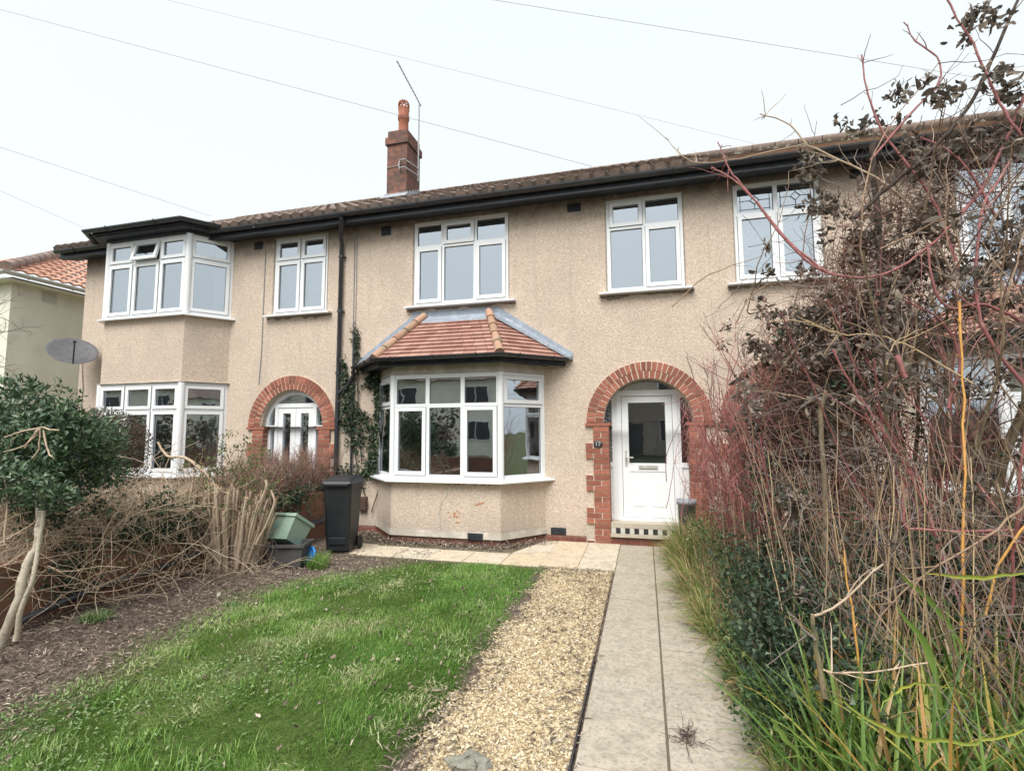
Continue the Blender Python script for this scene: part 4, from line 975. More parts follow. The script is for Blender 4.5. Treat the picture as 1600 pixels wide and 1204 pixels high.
# overhead telephone wires
for (p, q, r_), lb in zip((((0, 15), (925, 260), .0035), ((260, 0), (1180, 225), .002), ((770, 0), (1530, 122), .003), ((0, 230), (330, 338), .0035), ((0, 298), (140, 360), .0025)),
                     ('long overhead wire passing in front of the chimney pot', 'faint high overhead wire passing above the aerial', 'overhead wire crossing the top right of the sky to the shrub tips', 'overhead wire dropping to the roof of the left bay', 'shortest overhead wire dropping to the left house eaves')):
    A = AY(*p, -1.6); B = AY(*q, .0); A0 = A-(B-A)*.35; pts = [A0+(B-A0)*t-np.array([0, 0, .12*math.sin(math.pi*t)*0]) for t in np.linspace(0, 1, 10)]
    m = MB('wire'); m.tube(pts, r_, 4); tag(m.build('overhead_wire'), lb, 'wire', 'overhead wires')
# white boiler outlet sticks under the left eaves
m = MB('upvc'); a = AY(392, 352, -.38); m.tube([a, a+np.array([.10, -.03, -.05])], .018, 6); m.build('cable_clip', HL)

# ------------------------------------------------------------------ across the road (seen in the window reflections)
m = MB('asphalt').box(-60, 60, -17.5, -11.2, -.2, -.12).build('road'); tag(m, kind='structure')
m = MB('slab').box(-60, 60, -11.2, -9.6, -.2, -.03).build('pavement'); tag(m, kind='structure')
m = MB('dwarf').box(-12, -.9, -9.5, -9.3, -.1, .75); m.build('front_wall'); tag(bpy.data.objects['front_wall'], 'low brick front garden wall along the pavement', 'wall')
for k, (hx, cl) in enumerate(((-13.5, 'with cream walls, beyond the front hedge'), (-.5, 'directly behind the white car'), (12.5, 'third from the right end of the row'), (-27, 'second from the left end of the row'), (-41, 'at the left end of the row'), (26, 'second from the right end of the row'), (40, 'at the far right end of the row'))):
    oh = thing('opposite_house', (hx, -27, 0), 'hip roofed house across the road '+cl, 'house', 'houses across the road')
    wl = MB('cream' if k != 1 else 'pebble'); wl.box(hx-5.2, hx+5.2, -33, -26, -.1, 5.1); wo_ = wl.build('wall', oh)
    rf = MB('ridge'); a = [(hx-5.6, -33.4, 5.1), (hx+5.6, -33.4, 5.1), (hx+5.6, -25.6, 5.1), (hx-5.6, -25.6, 5.1)]; t1, t2 = (hx-2, -29.5, 7.6), (hx+2, -29.5, 7.6)
    rf.add(a+[t1, t2], [(0, 1, 5, 4), (1, 2, 5), (2, 3, 4, 5), (3, 0, 4), (0, 3, 2, 1)]); rf.build('roof', oh)
    for wx, wz0, wz1 in ((-3, 3.4, 4.7), (2.4, 3.4, 4.7), (-3, .9, 2.3), (2.4, .9, 2.3)):
        f = MB('upvc'); x = hx+wx; f.box(x-1, x+1, -26.0+.002, -25.93, wz0, wz1); fo = f.build('window', oh)
        g = MB('gasket')
        for q in (-.92, .04): g.box(x+q, x+q+.88, -25.925, -25.91, wz0+.08, wz1-.08)
        g.build('pane', fo)
    d_ = MB('greybox'); d_.box(hx-.5, hx+.4, -26, -25.93, 0, 2.05); d_.build('door', oh)
cr = thing('parked_car', (-3.0, -12.6, 0), 'white parked hatchback across the pavement, seen mirrored in the bay glass', 'car')
b = MB('carwhite'); X0 = -5.1; prof = [(0, .35), (0, .85), (.15, .98), (1.0, 1.02), (1.65, 1.45), (3.3, 1.48), (4.0, 1.0), (4.25, .9), (4.3, .35)]
b.add([(X0+x, -13.45, z-.12) for x, z in prof]+[(X0+x, -11.75, z-.12) for x, z in prof], [tuple(range(9)), tuple(range(9, 18))]+[(i, (i+1) % 9, 9+(i+1) % 9, 9+i) for i in range(9)]); b.build('body', cr, bevel=.05)
g = MB('gasket')
for x0_, x1_, s0, s1 in ((1.25, 2.35, .33, 0), (2.45, 3.6, 0, .35)): g.add([(X0+x0_, -11.745, .93), (X0+x1_, -11.745, .93), (X0+x1_-s1, -11.745, 1.27), (X0+x0_+s0, -11.745, 1.27)], [(0, 1, 2, 3)])
g.build('side_window', cr)
for wx in (.8, 3.5):
    t_ = MB('tyre', 'metal'); t_.lathe([(0, 0), (.31, 0), (.31, .2), (0, .2)], n=20, M=Matrix.Translation((X0+wx, -11.72, .20)) @ Matrix.Rotation(R(90), 4, 'X')); t_.k = 1
    t_.lathe([(0, .0), (.19, .0), (.19, .01), (0, .01)], n=16, M=Matrix.Translation((X0+wx, -11.705, .20)) @ Matrix.Rotation(R(90), 4, 'X')); t_.build('wheel', cr)

# ------------------------------------------------------------------ plants
def norm(a): return a/(np.linalg.norm(a, axis=-1, keepdims=True)+1e-9)
def tubes(P, Rr, k=4):
    n, m, _ = P.shape; T = norm(np.gradient(P, axis=1)); mt = np.abs(T[:, :, 2].mean(1)) > .75
    ref = np.where(mt[:, None], np.array([1., .13, 0]), np.array([0, 0, 1.]))[:, None, :]
    A = norm(np.cross(T, ref)); B = np.cross(A, T); th = np.arange(k)*2*np.pi/k
    V = P[:, :, None]+Rr[:, :, None, None]*(A[:, :, None]*np.cos(th)[:, None]+B[:, :, None]*np.sin(th)[:, None])
    b = (np.arange(n)*m*k)[:, None, None]+(np.arange(m-1)*k)[:, None]; q = np.arange(k); q2 = (q+1) % k
    F = np.stack([b+q, b+q2, b+q2+k, b+q+k], -1).reshape(-1, 4)
    return V.reshape(-1, 3), F
def grow(P0, D0, L, m=7, wob=.18, up=0.):
    n = len(P0); P = [P0]; D = norm(D0); st = (L/m)[:, None]; up = np.broadcast_to(np.asarray(up, float), (n,))[:, None]
    for _ in range(m):
        D = norm(D+rng.normal(0, wob, (n, 3))+np.array([0, 0, 1.])*up); P.append(P[-1]+D*st)
    return np.stack(P, 1)
def taper(n, m, r0, r1): return np.asarray(r0).reshape(-1, 1)*(1-np.linspace(0, 1, m+1))[None]+np.asarray(r1).reshape(-1, 1)*np.linspace(0, 1, m+1)[None]
def spawn(P, n, lo=.25, hi=.98, ang=.7, up=.2):
    N, m, _ = P.shape; i = rng.integers(0, N, n); t = rng.uniform(lo, hi, n)*(m-1); a = np.minimum(t.astype(int), m-2); f = (t-a)[:, None]
    p = P[i, a]*(1-f)+P[i, a+1]*f; d = norm(P[i, a+1]-P[i, a]); d = norm(d+rng.normal(0, ang, (n, 3))+np.array([0, 0, up])); return p, d
def stemset(*sets):   # sets of (P, r0, r1, sides)
    return catmass([tubes(P, taper(len(P), P.shape[1]-1, r0 if np.ndim(r0) else np.full(len(P), r0), r1 if np.ndim(r1) else np.full(len(P), r1)), k) for P, r0, r1, k in sets])
def tufts(P, spread, per, L, W, up=.3, fold=.25, flat=None):
    n = len(P)*per; c = np.repeat(P, per, 0)+rng.normal(0, spread, (len(P)*per, 3)); d = rdir(n, up); nn = rdir(n, 1.2) if flat is None else rdir(n, flat)
    return leaves5(c, d, nn, rng.uniform(*L, n), rng.uniform(*W, n), fold)
def curled(P, per, L=(.05, .10), W=(.012, .03), spread=.03):
    n = len(P)*per; c = np.repeat(P, per, 0)+rng.normal(0, spread, (n, 3)); d = rdir(n, -.9); S = norm(np.cross(d, rdir(n))); k = rng.normal(0, .9, (n, 1)); p = c.copy(); l = rng.uniform(*L, n)[:, None]; w = rng.uniform(*W, n)[:, None]
    V = []
    for i in range(5):
        ww = w*.5*[.25, .9, 1., .7, .1][i]; V += [p-S*ww, p+S*ww]; d = norm(d+np.cross(S, d)*k+rng.normal(0, .18, (n, 3))); S = norm(S+rng.normal(0, .35, (n, 3))); p = p+d*l/4
    V = np.stack(V, 1); b = (np.arange(n)*10)[:, None]; F = np.concatenate([b+np.array([2*i, 2*i+1, 2*i+3, 2*i+2]) for i in range(4)]); return V.reshape(-1, 3), F
def straps(P, az, L, W, lean, curl, nseg=7):
    n = len(P); U = np.stack([np.cos(az), np.sin(az), 0*az], 1); S = np.stack([-np.sin(az), np.cos(az), 0*az], 1); th = lean.copy(); p = P.copy(); V = []
    for i in range(nseg+1):
        t = i/nseg; w = (W*.5*(.6+1.2*t-1.85*t**2.2 if t < 1 else .02))[:, None]; w = np.maximum(w, .0006)
        d = U*np.sin(th)[:, None]+np.array([0, 0, 1.])*np.cos(th)[:, None]; nn = np.cross(S, d)
        V += [p-S*w+nn*w*.35, p, p+S*w+nn*w*.35]; p = p+d*(L/nseg)[:, None]; th = th+curl*(.4+t)
    V = np.stack(V, 1); b = (np.arange(n)*3*(nseg+1))[:, None]
    F = np.concatenate([np.concatenate([b+np.array([3*i+j, 3*i+j+1, 3*i+j+4, 3*i+j+3]) for j in (0, 1)]) for i in range(nseg)]); return V.reshape(-1, 3), F
SPUR = []
def spurs(t, per=16):
    by = {}
    for o_, mt in SPUR:
        k = max(3, int(np.linalg.norm(o_[-1]-o_[0])*per*(.4 if mt == 'cane' else 1))); i = rng.integers(1, len(o_)-1, k); d = norm(o_[i+1]-o_[i]); by.setdefault(mt, []).append(grow(o_[i], norm(d+rng.normal(0, .7, (k, 3))), rng.choice([.015, .03, .05] if mt == 'cane' else [.015, .03, .07, .16, .3], k)*rng.uniform(.6, 1.2, k), 5, .12, .02))
    for mt, L_ in by.items(): P = np.concatenate(L_); V, F = stemset((P, .0034, .0015, 4)); mass('twigs', V, F, mt, t)
    SPUR.clear()
def pxof(P): d = P-CAM; z = d@_f; return 800+FPX*(d@_r)/z, 602-FPX*(d@_u)/z
def thin(A, keep=.35):
    x, y = pxof(A[:, len(A[0])//2]); k = (x > 1410) & (x < 1640) & (y > 545) & (y < 790); return A[~k | (rng.random(len(A)) < keep)]
def pxline(pts, Y, r, k=7, mat='bark_red'):
    """a hand placed stem through a few measured points, smoothed"""
    P = np.array([AY(*p, Y if np.isscalar(Y) else Y[i]) for i, p in enumerate(pts)]); t = np.arange(len(P)); tt = np.linspace(0, len(P)-1, (len(P)-1)*4+1)
    out = []
    for q in tt:
        i = min(int(q), len(P)-2); f = q-i; p0, p1, p2, p3 = P[max(i-1, 0)], P[i], P[i+1], P[min(i+2, len(P)-1)]
        out.append(.5*((2*p1)+(-p0+p2)*f+(2*p0-5*p1+4*p2-p3)*f*f+(-p0+3*p1-3*p2+p3)*f**3)+rng.normal(0, .003, 3))
    out = np.array(out); SPUR.append((out, mat)); m_ = MB(mat); rr = np.linspace(r, r*.45, len(out)) if np.isscalar(r) else np.linspace(r[0], r[1], len(out)); m_.tube(out, list(rr*(1+(.10 if np.max(rr) < .013 else .03)*rng.normal(0, 1, len(out)))), k); return m_, out
def disc(n, c, rx, ry, z=0.): a = rng.uniform(0, 6.283, n); r_ = np.sqrt(rng.random(n)); return np.stack([c[0]+rx*r_*np.cos(a), c[1]+ry*r_*np.sin(a), np.full(n, z)], 1)
def inball(n, c, r): d = rdir(n)*(rng.random(n)**.4)[:, None]; return np.array(c)+d*np.array(r)

# --- right: the red stemmed dogwood nearest the door
t = thing('dogwood_shrub', (1.05, -2.1, 0), 'red stemmed leafless shrub beside the path, next to the front door arch', 'shrub')
n = 90; P0 = disc(n, (1.15, -2.0), .45, .9); D = np.stack([rng.normal(-.12, .34, n), rng.normal(0, .3, n), np.full(n, 1.)], 1); A = grow(P0, D, rng.uniform(1.2, 2.35, n), 9, .09, .02)
p, d = spawn(A, 620, .25, 1, .45, .25); B = grow(p, d, rng.uniform(.35, .95, 620), 7, .15, .03)
p, d = spawn(B, 3600, .1, 1, .6, .1); Cc = grow(p, d, rng.uniform(.08, .34, 3600), 5, .2, .02)
k = Cc[:, -1, 0] > .42+.12*(Cc[:, -1, 2] < 1.2); Cc = Cc[k]; B = B[(B[:, -1, 0] > .40)]; A = A[A[:, -1, 0] > .36]
V, F = stemset((A, .0085, .0035, 5), (B, .004, .0018, 4)); mass('stems', V, F, 'bark_red', t)
V, F = stemset((Cc, .0024, .0011, 3)); mass('twigs', V, F, 'bark_red', t)
tip = B[rng.integers(0, len(B), 45), -2]; V, F = curled(tip, 3, (.03, .06), (.008, .016), .02); mass('dead_leaves', V, F, 'l_dead', t)

# --- right: big tangled shrub carrying a dead leaved climber
t = thing('tangled_shrub', (1.9, -3.2, 0), 'tall tangled shrub at the right edge hung with clumps of withered grey brown leaves', 'shrub')
n = 46; P0 = disc(n, (2.0, -3.0), .7, .8); D = np.stack([rng.normal(-.02, .30, n), rng.normal(0, .25, n), np.full(n, 1.)], 1); A = grow(P0, D, rng.uniform(2.0, 3.7, n), 12, .10, .015)
p, d = spawn(A, 420, .2, 1, .6, .2); B = grow(p, d, rng.uniform(.5, 1.3, 420), 9, .18, .0)
p, d = spawn(B, 2300, .1, 1, .8, .0); Cc = grow(p, d, rng.uniform(.15, .55, 2300), 6, .25, -.02)
def rk(A): e = A[:, -1]; lim = .62+.34*np.clip((e[:, 2]-1.9)/1.2, 0, 2.5); return A[e[:, 0] > lim]
A, B, Cc = thin(rk(A)), thin(rk(B)), thin(rk(Cc), .25)
V, F = stemset((A, rng.uniform(.010, .026, len(A)), .005, 7)); mass('stems', V, F, 'bark_olive', t)
V, F = stemset((B, .0058, .0022, 5)); mass('branches', V, F, 'twig_brown', t)
V, F = stemset((Cc, .0028, .0012, 3)); mass('twigs', V, F, 'twig_grey', t)
def fill(c, r_, n, L, up=.25):
    p = inball(n, c, r_); return rk(grow(p, norm(rdir(n, up)), rng.uniform(*L, n), 7, .2, .0))
D1 = np.concatenate([fill(AY(1270, 620, -2.9), (.42, .4, .62), 1500, (.15, .5), .5), fill(AY(1400, 360, -3.2), (.42, .35, .48), 520, (.12, .4)), fill(AY(1530, 300, -3.3), (.35, .35, .5), 330, (.12, .4)), fill(AY(1330, 460, -3.1), (.4, .35, .35), 700, (.12, .4))])
V, F = stemset((D1, .0026, .0011, 3)); mass('fine_twigs', V, F, 'twig_pink', t)
cl = np.concatenate([D1[rng.integers(0, len(D1), 75), -2], B[rng.integers(0, len(B), 95), rng.integers(4, 9, 95)], Cc[rng.integers(0, len(Cc), 130), -2]])
cl = np.concatenate([cl, *[AY(x, y, Y)[None]+rng.normal(0, .06, (q, 3)) for x, y, Y, q in ((1270, 250, -3, 6), (1290, 320, -3.2, 9), (1335, 190, -3.3, 3), (1400, 165, -3.3, 3), (1450, 350, -3.4, 9), (1440, 250, -3.4, 9), (1500, 230, -3.4, 12), (1560, 140, -3.5, 7), (1590, 200, -3.5, 7), (1540, 20, -3.6, 4), (1505, 60, -3.5, 2), (1345, 380, -3.2, 9), (1480, 420, -3.2, 7), (1270, 500, -3.2, 9), (1300, 560, -3.3, 11), (1350, 500, -3.2, 11), (1230, 600, -3.0, 7), (1200, 555, -3., 6), (1290, 640, -3.3, 9), (1400, 500, -3.3, 7), (1240, 790, -3.9, 4), (1520, 480, -3.4, 6), (1260, 560, -3.1, 8), (1330, 540, -3.1, 9), (1220, 500, -3., 4), (1380, 470, -3.2, 7), (1310, 700, -3.2, 6), (1420, 420, -3.2, 7), (1560, 400, -3.3, 6))]])
V, F = curled(cl, 17, (.04, .10), (.014, .040), .032); mass('withered_leaves', V, F, 'l_dead', t)
for pts, Y, r_, mt in (([(1330, 950), (1352, 870), (1383, 770), (1396, 680), (1385, 560), (1378, 450), (1368, 300), (1362, 225)], -3.35, (.024, .020), 'bark_dark'),
                       ([(1335, 340), (1390, 290), (1440, 250), (1500, 185), (1535, 125), (1560, 70), (1600, -20)], -3.5, (.015, .009), 'bark_dark'),
                       ([(1600, 640), (1555, 730), (1515, 800), (1480, 860)], -3.0, (.030, .038), 'bark_olive'), ([(1445, 745), (1480, 715), (1540, 692), (1610, 685)], -2.9, (.018, .014), 'bark_olive'),
                       ([(1560, 760), (1580, 690), (1625, 600)], -3.1, (.028, .02), 'bark_olive'), ([(1420, 600), (1415, 540), (1400, 470), (1400, 420)], -3.3, (.016, .012), 'bark_olive'),
                       ([(1290, 930), (1290, 780), (1282, 660), (1290, 610)], -3.5, (.018, .014), 'bark_olive')):
    mb, _ = pxline(pts, Y, r_, 8, mt); mb.build('limb', t)

# --- right: second dogwood with long arching stems
spurs(t)
t = thing('arching_dogwood', (2.0, -4.1, 0), 'long arching red stems at the right edge reaching over the gutter', 'shrub')
n = 26; P0 = disc(n, (1.95, -3.9), .45, .5); D = np.stack([rng.normal(.02, .33, n), rng.normal(0, .2, n), np.full(n, 1.)], 1); A = grow(P0, D, rng.uniform(1.3, 2.9, n), 10, .09, .0)
p, d = spawn(A, 210, .3, 1, .5, .2); B = grow(p, d, rng.uniform(.3, 1.0, 210), 7, .14, .03); A, B = rk(A), thin(rk(B), .5)
V, F = stemset((A, .0095, .004, 6), (B, .0042, .0018, 4)); mass('stems', V, F, 'bark_red', t)
for pts, Y, r_ in (([(1290, 425), (1230, 375), (1160, 290), (1138, 262), (1122, 222)], -3.5, (.010, .004)), ([(1600, 150), (1575, 210), (1530, 300), (1440, 395), (1365, 432), (1290, 425), (1230, 378), (1170, 302), (1125, 268), (1110, 262)], -3.5, (.012, .005)),
                   ([(1500, 420), (1450, 300), (1400, 235), (1362, 170), (1345, 85)], -3.5, (.010, .005)), ([(1600, 215), (1575, 185), (1548, 130), (1520, 70), (1478, -5)], -3.6, (.009, .006)),
                   ([(1360, 250), (1430, 170), (1466, 130), (1468, 95), (1440, 72), (1412, 36)], -3.5, (.008, .004)), ([(1560, 345), (1500, 250), (1430, 210), (1600, 90)][:3], -3.5, (.009, .005)),
                   ([(1600, 600), (1540, 520), (1525, 440), (1535, 330), (1580, 250)], -3.9, (.010, .006)), ([(1610, 510), (1540, 475), (1480, 480), (1455, 430), (1450, 380)], -3.8, (.010, .006)),
                   ([(1600, 830), (1500, 829), (1428, 826), (1413, 817), (1411, 790), (1410, 755)], -4.2, (.006, .008)), ([(1415, 590), (1402, 555)], -4.2, (.012, .013)), ([(1480, 640), (1500, 560), (1470, 500), (1415, 470)], -3.7, (.009, .006)),
                   ([(1245, 860), (1215, 790), (1160, 700), (1140, 640)], -2.8, (.008, .004)), ([(1420, 760), (1380, 700), (1340, 620), (1300, 545)], -3.6, (.010, .006))):
    mb, _ = pxline(pts, Y, r_, 7, 'bark_red'); mb.build('arching_stem', t)
spurs(t, 12)
t = thing('bare_climber', (1.4, -3.6, 0), 'thin tan climber stems trailing over the top of the tangled shrub', 'climber')
for pts, Y, r_, mt in (([(1540, 520), (1440, 345), (1400, 300), (1330, 258), (1262, 226), (1236, 196), (1187, 178)], -3.4, (.009, .004), 'bark_tan'), ([(1262, 224), (1180, 242), (1100, 254), (1066, 244), (1040, 214)], -3.4, (.004, .0025), 'bark_tan'),
                       ([(1520, 600), (1430, 545), (1372, 524), (1310, 521), (1260, 500)], -3.9, (.005, .003), 'straw'), ([(1385, 570), (1395, 540), (1410, 528), (1440, 515)], -4.0, (.005, .002), 'straw'),
                       ([(1590, 1150), (1500, 960), (1420, 870), (1380, 840), (1300, 700)], -4.4, (.005, .003), 'twig_grey'), ([(1600, 790), (1540, 840), (1440, 900), (1380, 960), (1330, 1080)], -4.5, (.006, .003), 'twig_brown'),
                       ([(1290, 1090), (1275, 1010), (1268, 960)], -4.9, (.013, .008), 'bark_olive'), ([(1275, 1000), (1250, 975), (1232, 958)], -4.9, (.006, .005), 'twig_grey'), ([(1268, 960), (1300, 950), (1380, 880)], -4.9, (.006, .004), 'bark_tan'),
                       ([(1280, 1044), (1330, 1052), (1450, 1035)], -4.9, (.005, .003), 'bark_tan'), ([(1503, 1020), (1505, 860), (1507, 700), (1503, 560), (1498, 470)], -4.3, (.0065, .005), 'cane'), ([(1600, 820), (1560, 885), (1540, 960)], -4.4, (.006, .005), 'cane'), ([(1350, 1120), (1335, 980), (1318, 860)], -4.6, (.006, .003), 'cane')):
    mb, _ = pxline(pts, Y, r_, 6, mt); mb.build('stem', t)

spurs(t)
# --- right: evergreen ivy and holly low in the border
t = thing('ivy_mound', (1.0, -3.6, 0), 'dark blue green ivy and holly mound low in the right hand border', 'ivy')
cs = [(AY(x, y, Y), q, s) for x, y, Y, q, s in ((1210, 670, -2.6, 9, .07), (1190, 660, -2.6, 7, .05), (1250, 800, -3.2, 14, .12), (1210, 760, -3.2, 8, .10), (1290, 500, -3, 6, .1), (1230, 540, -3, 4, .06), (1330, 590, -3.3, 8, .1), (1180, 860, -3.3, 12, .12), (1190, 920, -3.7, 20, .13), (1240, 930, -3.8, 18, .13), (1220, 990, -4.1, 26, .13), (1270, 1010, -4.3, 16, .12), (1190, 1020, -4.2, 16, .10),
      (1300, 1080, -4.6, 20, .12), (1350, 1050, -4.3, 14, .14), (1400, 870, -3.6, 14, .12), (1450, 900, -3.6, 18, .16), (1530, 860, -3.6, 16, .16), (1580, 920, -3.6, 18, .16), (1480, 960, -3.8, 16, .16), (1370, 620, -2.6, 10, .12), (1440, 660, -2.6, 5, .1), (1560, 960, -3.9, 14, .15), (1250, 870, -3.5, 14, .12), (1210, 1080, -4.4, 14, .09), (1310, 930, -4.0, 12, .12), (1420, 420, -3, 5, .1), (1320, 480, -2.8, 6, .1))]
P = np.concatenate([np.array(c)+rng.normal(0, s, (q*5, 3)) for c, q, s in cs]); P = P[(P[:, 2] > .01) & (P[:, 0] > .47)]
V, F = tufts(P, .03, 5, (.022, .052), (.016, .036), .2, .3); mass('leaves', V, F, 'l_holly', t)
g0 = disc(160, (1.3, -3.7), .75, 1.1); B = grow(g0, norm(rdir(160, 1.5)), rng.uniform(.3, 1.1, 160), 7, .2); B = B[B[..., 0].min(1) > .62]; V, F = stemset((B, .004, .0015, 4)); mass('stems', V, F, 'bark_dark', t)

MT['l_mid'] = m_leaf('mid_green_leaf', [(0, (.035, .075, .028)), (.5, (.07, .13, .045)), (.85, (.13, .20, .075)), (1, (.30, .32, .14))], .5, .4, .25)
t = thing('leafy_border_shrub', (.75, -3.4, 0), 'low mid green leafy shrub along the path edge between the grasses and the strap leaves', 'shrub')
cs = [(AY(x, y, Y), q, s_) for x, y, Y, q, s_ in ((1150, 900, -2.9, 40, .11), (1180, 960, -3.3, 46, .12), (1150, 1000, -3.7, 40, .09), (1190, 1040, -4.0, 46, .10), (1230, 1090, -4.3, 40, .12), (1130, 860, -2.3, 30, .12), (1200, 880, -2.9, 30, .13), (1260, 1130, -4.6, 26, .1), (1250, 960, -3.6, 30, .14), (1190, 1110, -4.5, 30, .07), (1100, 830, -1.7, 24, .12))]
P = np.concatenate([np.array(c)+rng.normal(0, s_, (q*4, 3)) for c, q, s_ in cs]); P = P[(P[:, 2] > .01) & (P[:, 0] > .40)]
V, F = tufts(P, .025, 4, (.018, .042), (.010, .022), .4, .5); mass('leaves', V, F, 'l_mid', t)
g0 = np.stack([rng.uniform(.55, .95, 160), rng.uniform(-4.6, -1.6, 160), np.zeros(160)], 1); B = grow(g0, norm(rdir(160, 2)), rng.uniform(.25, .7, 160), 6, .15); B = B[B[..., 0].min(1) > .42]; V, F = stemset((B, .0035, .0015, 4)); mass('stems', V, F, 'twig_brown', t)

# --- right: straw and twig understory
t = thing('dead_stem_thicket', (1.5, -3.2, 0), 'thicket of upright straw coloured dead stems under the red shrubs', 'dead stems')
n = 900; P0 = disc(n, (1.75, -3.0), 1.15, 1.9); P0 = P0[P0[:, 0] > .62]; n = len(P0); A = grow(P0, np.stack([rng.normal(0, .25, n), rng.normal(0, .25, n), np.ones(n)], 1), rng.uniform(.6, 1.9, n), 7, .08, .0)
A = thin(A[A[:, -1, 0] > .55], .4); V, F = stemset((A, rng.uniform(.0022, .0062, len(A)), .0015, 4)); mass('stems', V, F, 'twig_brown', t)
n = 200; P0 = disc(n, (1.5, -3.6), .9, 1.3); A = grow(P0, np.stack([rng.normal(0, .25, n), rng.normal(0, .25, n), np.ones(n)], 1), rng.uniform(.6, 1.5, n), 7, .06, .0); A = A[A[:, -1, 0] > .6]
V, F = stemset((A, .0045, .002, 4)); mass('dry_canes', V, F, 'straw', t)
p = disc(1900, (1.9, -3.2), 1.35, 2.1, .3); p[:, 2] = rng.uniform(.05, 1.5, 1900); p = p[p[:, 0] > .75]; n = len(p); A = grow(p, norm(rdir(n, .1)), rng.uniform(.2, .7, n), 6, .28, -.03); A = thin(A[A[:, -1, 0] > .62], .3)
V, F = stemset((A, .0026, .0012, 3)); mass('tangled_twigs', V, F, 'twig_grey', t)

# --- right: strap leaved clump in the foreground
def strap_clump(t, n, c, rx, ry, L, W, mat='strap', up=.75, minx=.5):
    P0 = disc(n, c, rx, ry, .0); P0 = P0[P0[:, 0] > minx]; n = len(P0); az = rng.uniform(0, 6.283, n)
    V, F = straps(P0, az, rng.uniform(*L, n), rng.uniform(*W, n), rng.uniform(.05, up, n), rng.uniform(.02, .22, n)); return V, F
t = thing('strap_leaf_clump', (1.3, -4.9, 0), 'lush clump of long green and yellowing strap leaves in the bottom right foreground', 'plant')
V, F = catmass([strap_clump(t, 760, (1.25, -4.9), .62, .62, (.45, .85), (.014, .028), minx=.56), strap_clump(t, 170, (1.7, -4.3), .6, .6, (.5, .95), (.012, .026), up=.5), strap_clump(t, 200, (.85, -4.5), .35, .8, (.25, .55), (.008, .016), minx=.50)]); mass('leaves', V, F, 'strap', t)
MT['yleaf'] = m_simple('yellowed_strap_leaf', (.46, .44, .07), (.34, .42, .09), 7, .4, .5, c3=(.66, .42, .10))
for pts, Y, W_ in (([(1445, 893), (1480, 898), (1540, 902), (1600, 893), (1680, 880)], -5.0, .009), ([(1300, 1085), (1345, 1115), (1400, 1145), (1470, 1157), (1540, 1157), (1600, 1140), (1680, 1120)], -5.2, .010), ([(1375, 1110), (1395, 1085), (1430, 1068), (1490, 1075), (1530, 1100)], -5.0, .006),
                   ([(1400, 895), (1450, 935), (1490, 985), (1520, 1040)], -4.8, .011), ([(1400, 945), (1440, 1000), (1465, 1060), (1480, 1200)], -4.9, .014), ([(1205, 1120), (1215, 1135), (1240, 1170), (1270, 1204)], -5.2, .011)):
    _, o_ = pxline(pts, Y, .01); nn = len(o_); mm_ = MB('yleaf' if W_ in (.009, .010, .006) else 'strap')
    VL = []
    for i in range(nn):
        w_ = W_*min(1, (i+.4)/(nn*.35), max(.05, (nn-1-i)/(nn*.5))); tn = norm(o_[min(i+1, nn-1)]-o_[max(i-1, 0)]); s_ = norm(np.cross(tn, (.2, .9, .35))); VL += [o_[i]-s_*w_, o_[i]+np.cross(s_, tn)*w_*.4, o_[i]+s_*w_]
    mm_.add(VL, [(3*i+j, 3*i+j+1, 3*i+j+4, 3*i+j+3) for i in range(nn-1) for j in (0, 1)], True)
    mm_.build('arching_leaf', t)

# --- right: grassy edging that spills over the path
t = thing('grass_edging', (.6, -2.4, 0), 'straw and yellow green grassy border plants spilling over the right edge of the path', 'grasses')
n = 5600; yy = rng.uniform(-4.9, -.35, n); xx = .37+.13*np.clip((yy+2.5)*-1, 0, 1.6)-.12*np.clip((yy+1.6), 0, 1)+np.abs(rng.normal(0, .17, n))+.05*np.sin(yy*7)
P0 = np.stack([xx, yy, np.zeros(n)], 1); hh = rng.uniform(.14, .46, n)*(1-.3*np.clip((-yy-2.5)/2, 0, 1))*(.55+.9*fbm(xx, yy, 3, 91))
V, F = straps(P0, rng.uniform(0, 6.283, n), hh, rng.uniform(.005, .013, n), rng.uniform(.02, 1.2, n), rng.uniform(.05, .65, n), 6); mass('blades', V, F, 'edging', t)
nk = 420; p = np.stack([rng.uniform(.5, .95, nk), rng.uniform(-4.2, -.6, nk), np.zeros(nk)], 1); A = grow(p, norm(np.stack([rng.normal(-.15, .5, nk), rng.normal(0, .5, nk), np.ones(nk)], 1)), rng.uniform(.25, .75, nk), 6, .2); A = A[A[:, -1, 0] > .38]
V, F = stemset((A, .0028, .0012, 3)); mass('stalks', V, F, 'twig_brown', t)
q = np.array([(.47, -.9), (.5, -1.4), (.52, -1.9), (.55, -2.4), (.6, -3.0), (.6, -3.6), (.64, -4.1)])
P = np.concatenate([np.array([a+.08, b, .14])+rng.normal(0, (.10, .18, .09), (190, 3)) for a, b in q]); P = P[P[:, 2] > 0]; V, F = tufts(P, .02, 4, (.015, .04), (.006, .014), .4); mass('small_leaves', V, F, 'l_olive', t)
n = 1500; P0 = np.stack([rng.uniform(.34, .95, n), rng.uniform(-1.7, -.35, n), np.zeros(n)], 1); V, F = straps(P0, rng.uniform(0, 6.283, n), rng.uniform(.35, .72, n), rng.uniform(.005, .011, n), rng.uniform(.02, .5, n), rng.uniform(.05, .35, n), 6); mass('tall_blades', V, F, 'edging', t)
t = thing('soil_border', (1, 0, 0), 'dark leaf mould under the right hand shrubs', 'leaf mould', kind='stuff')
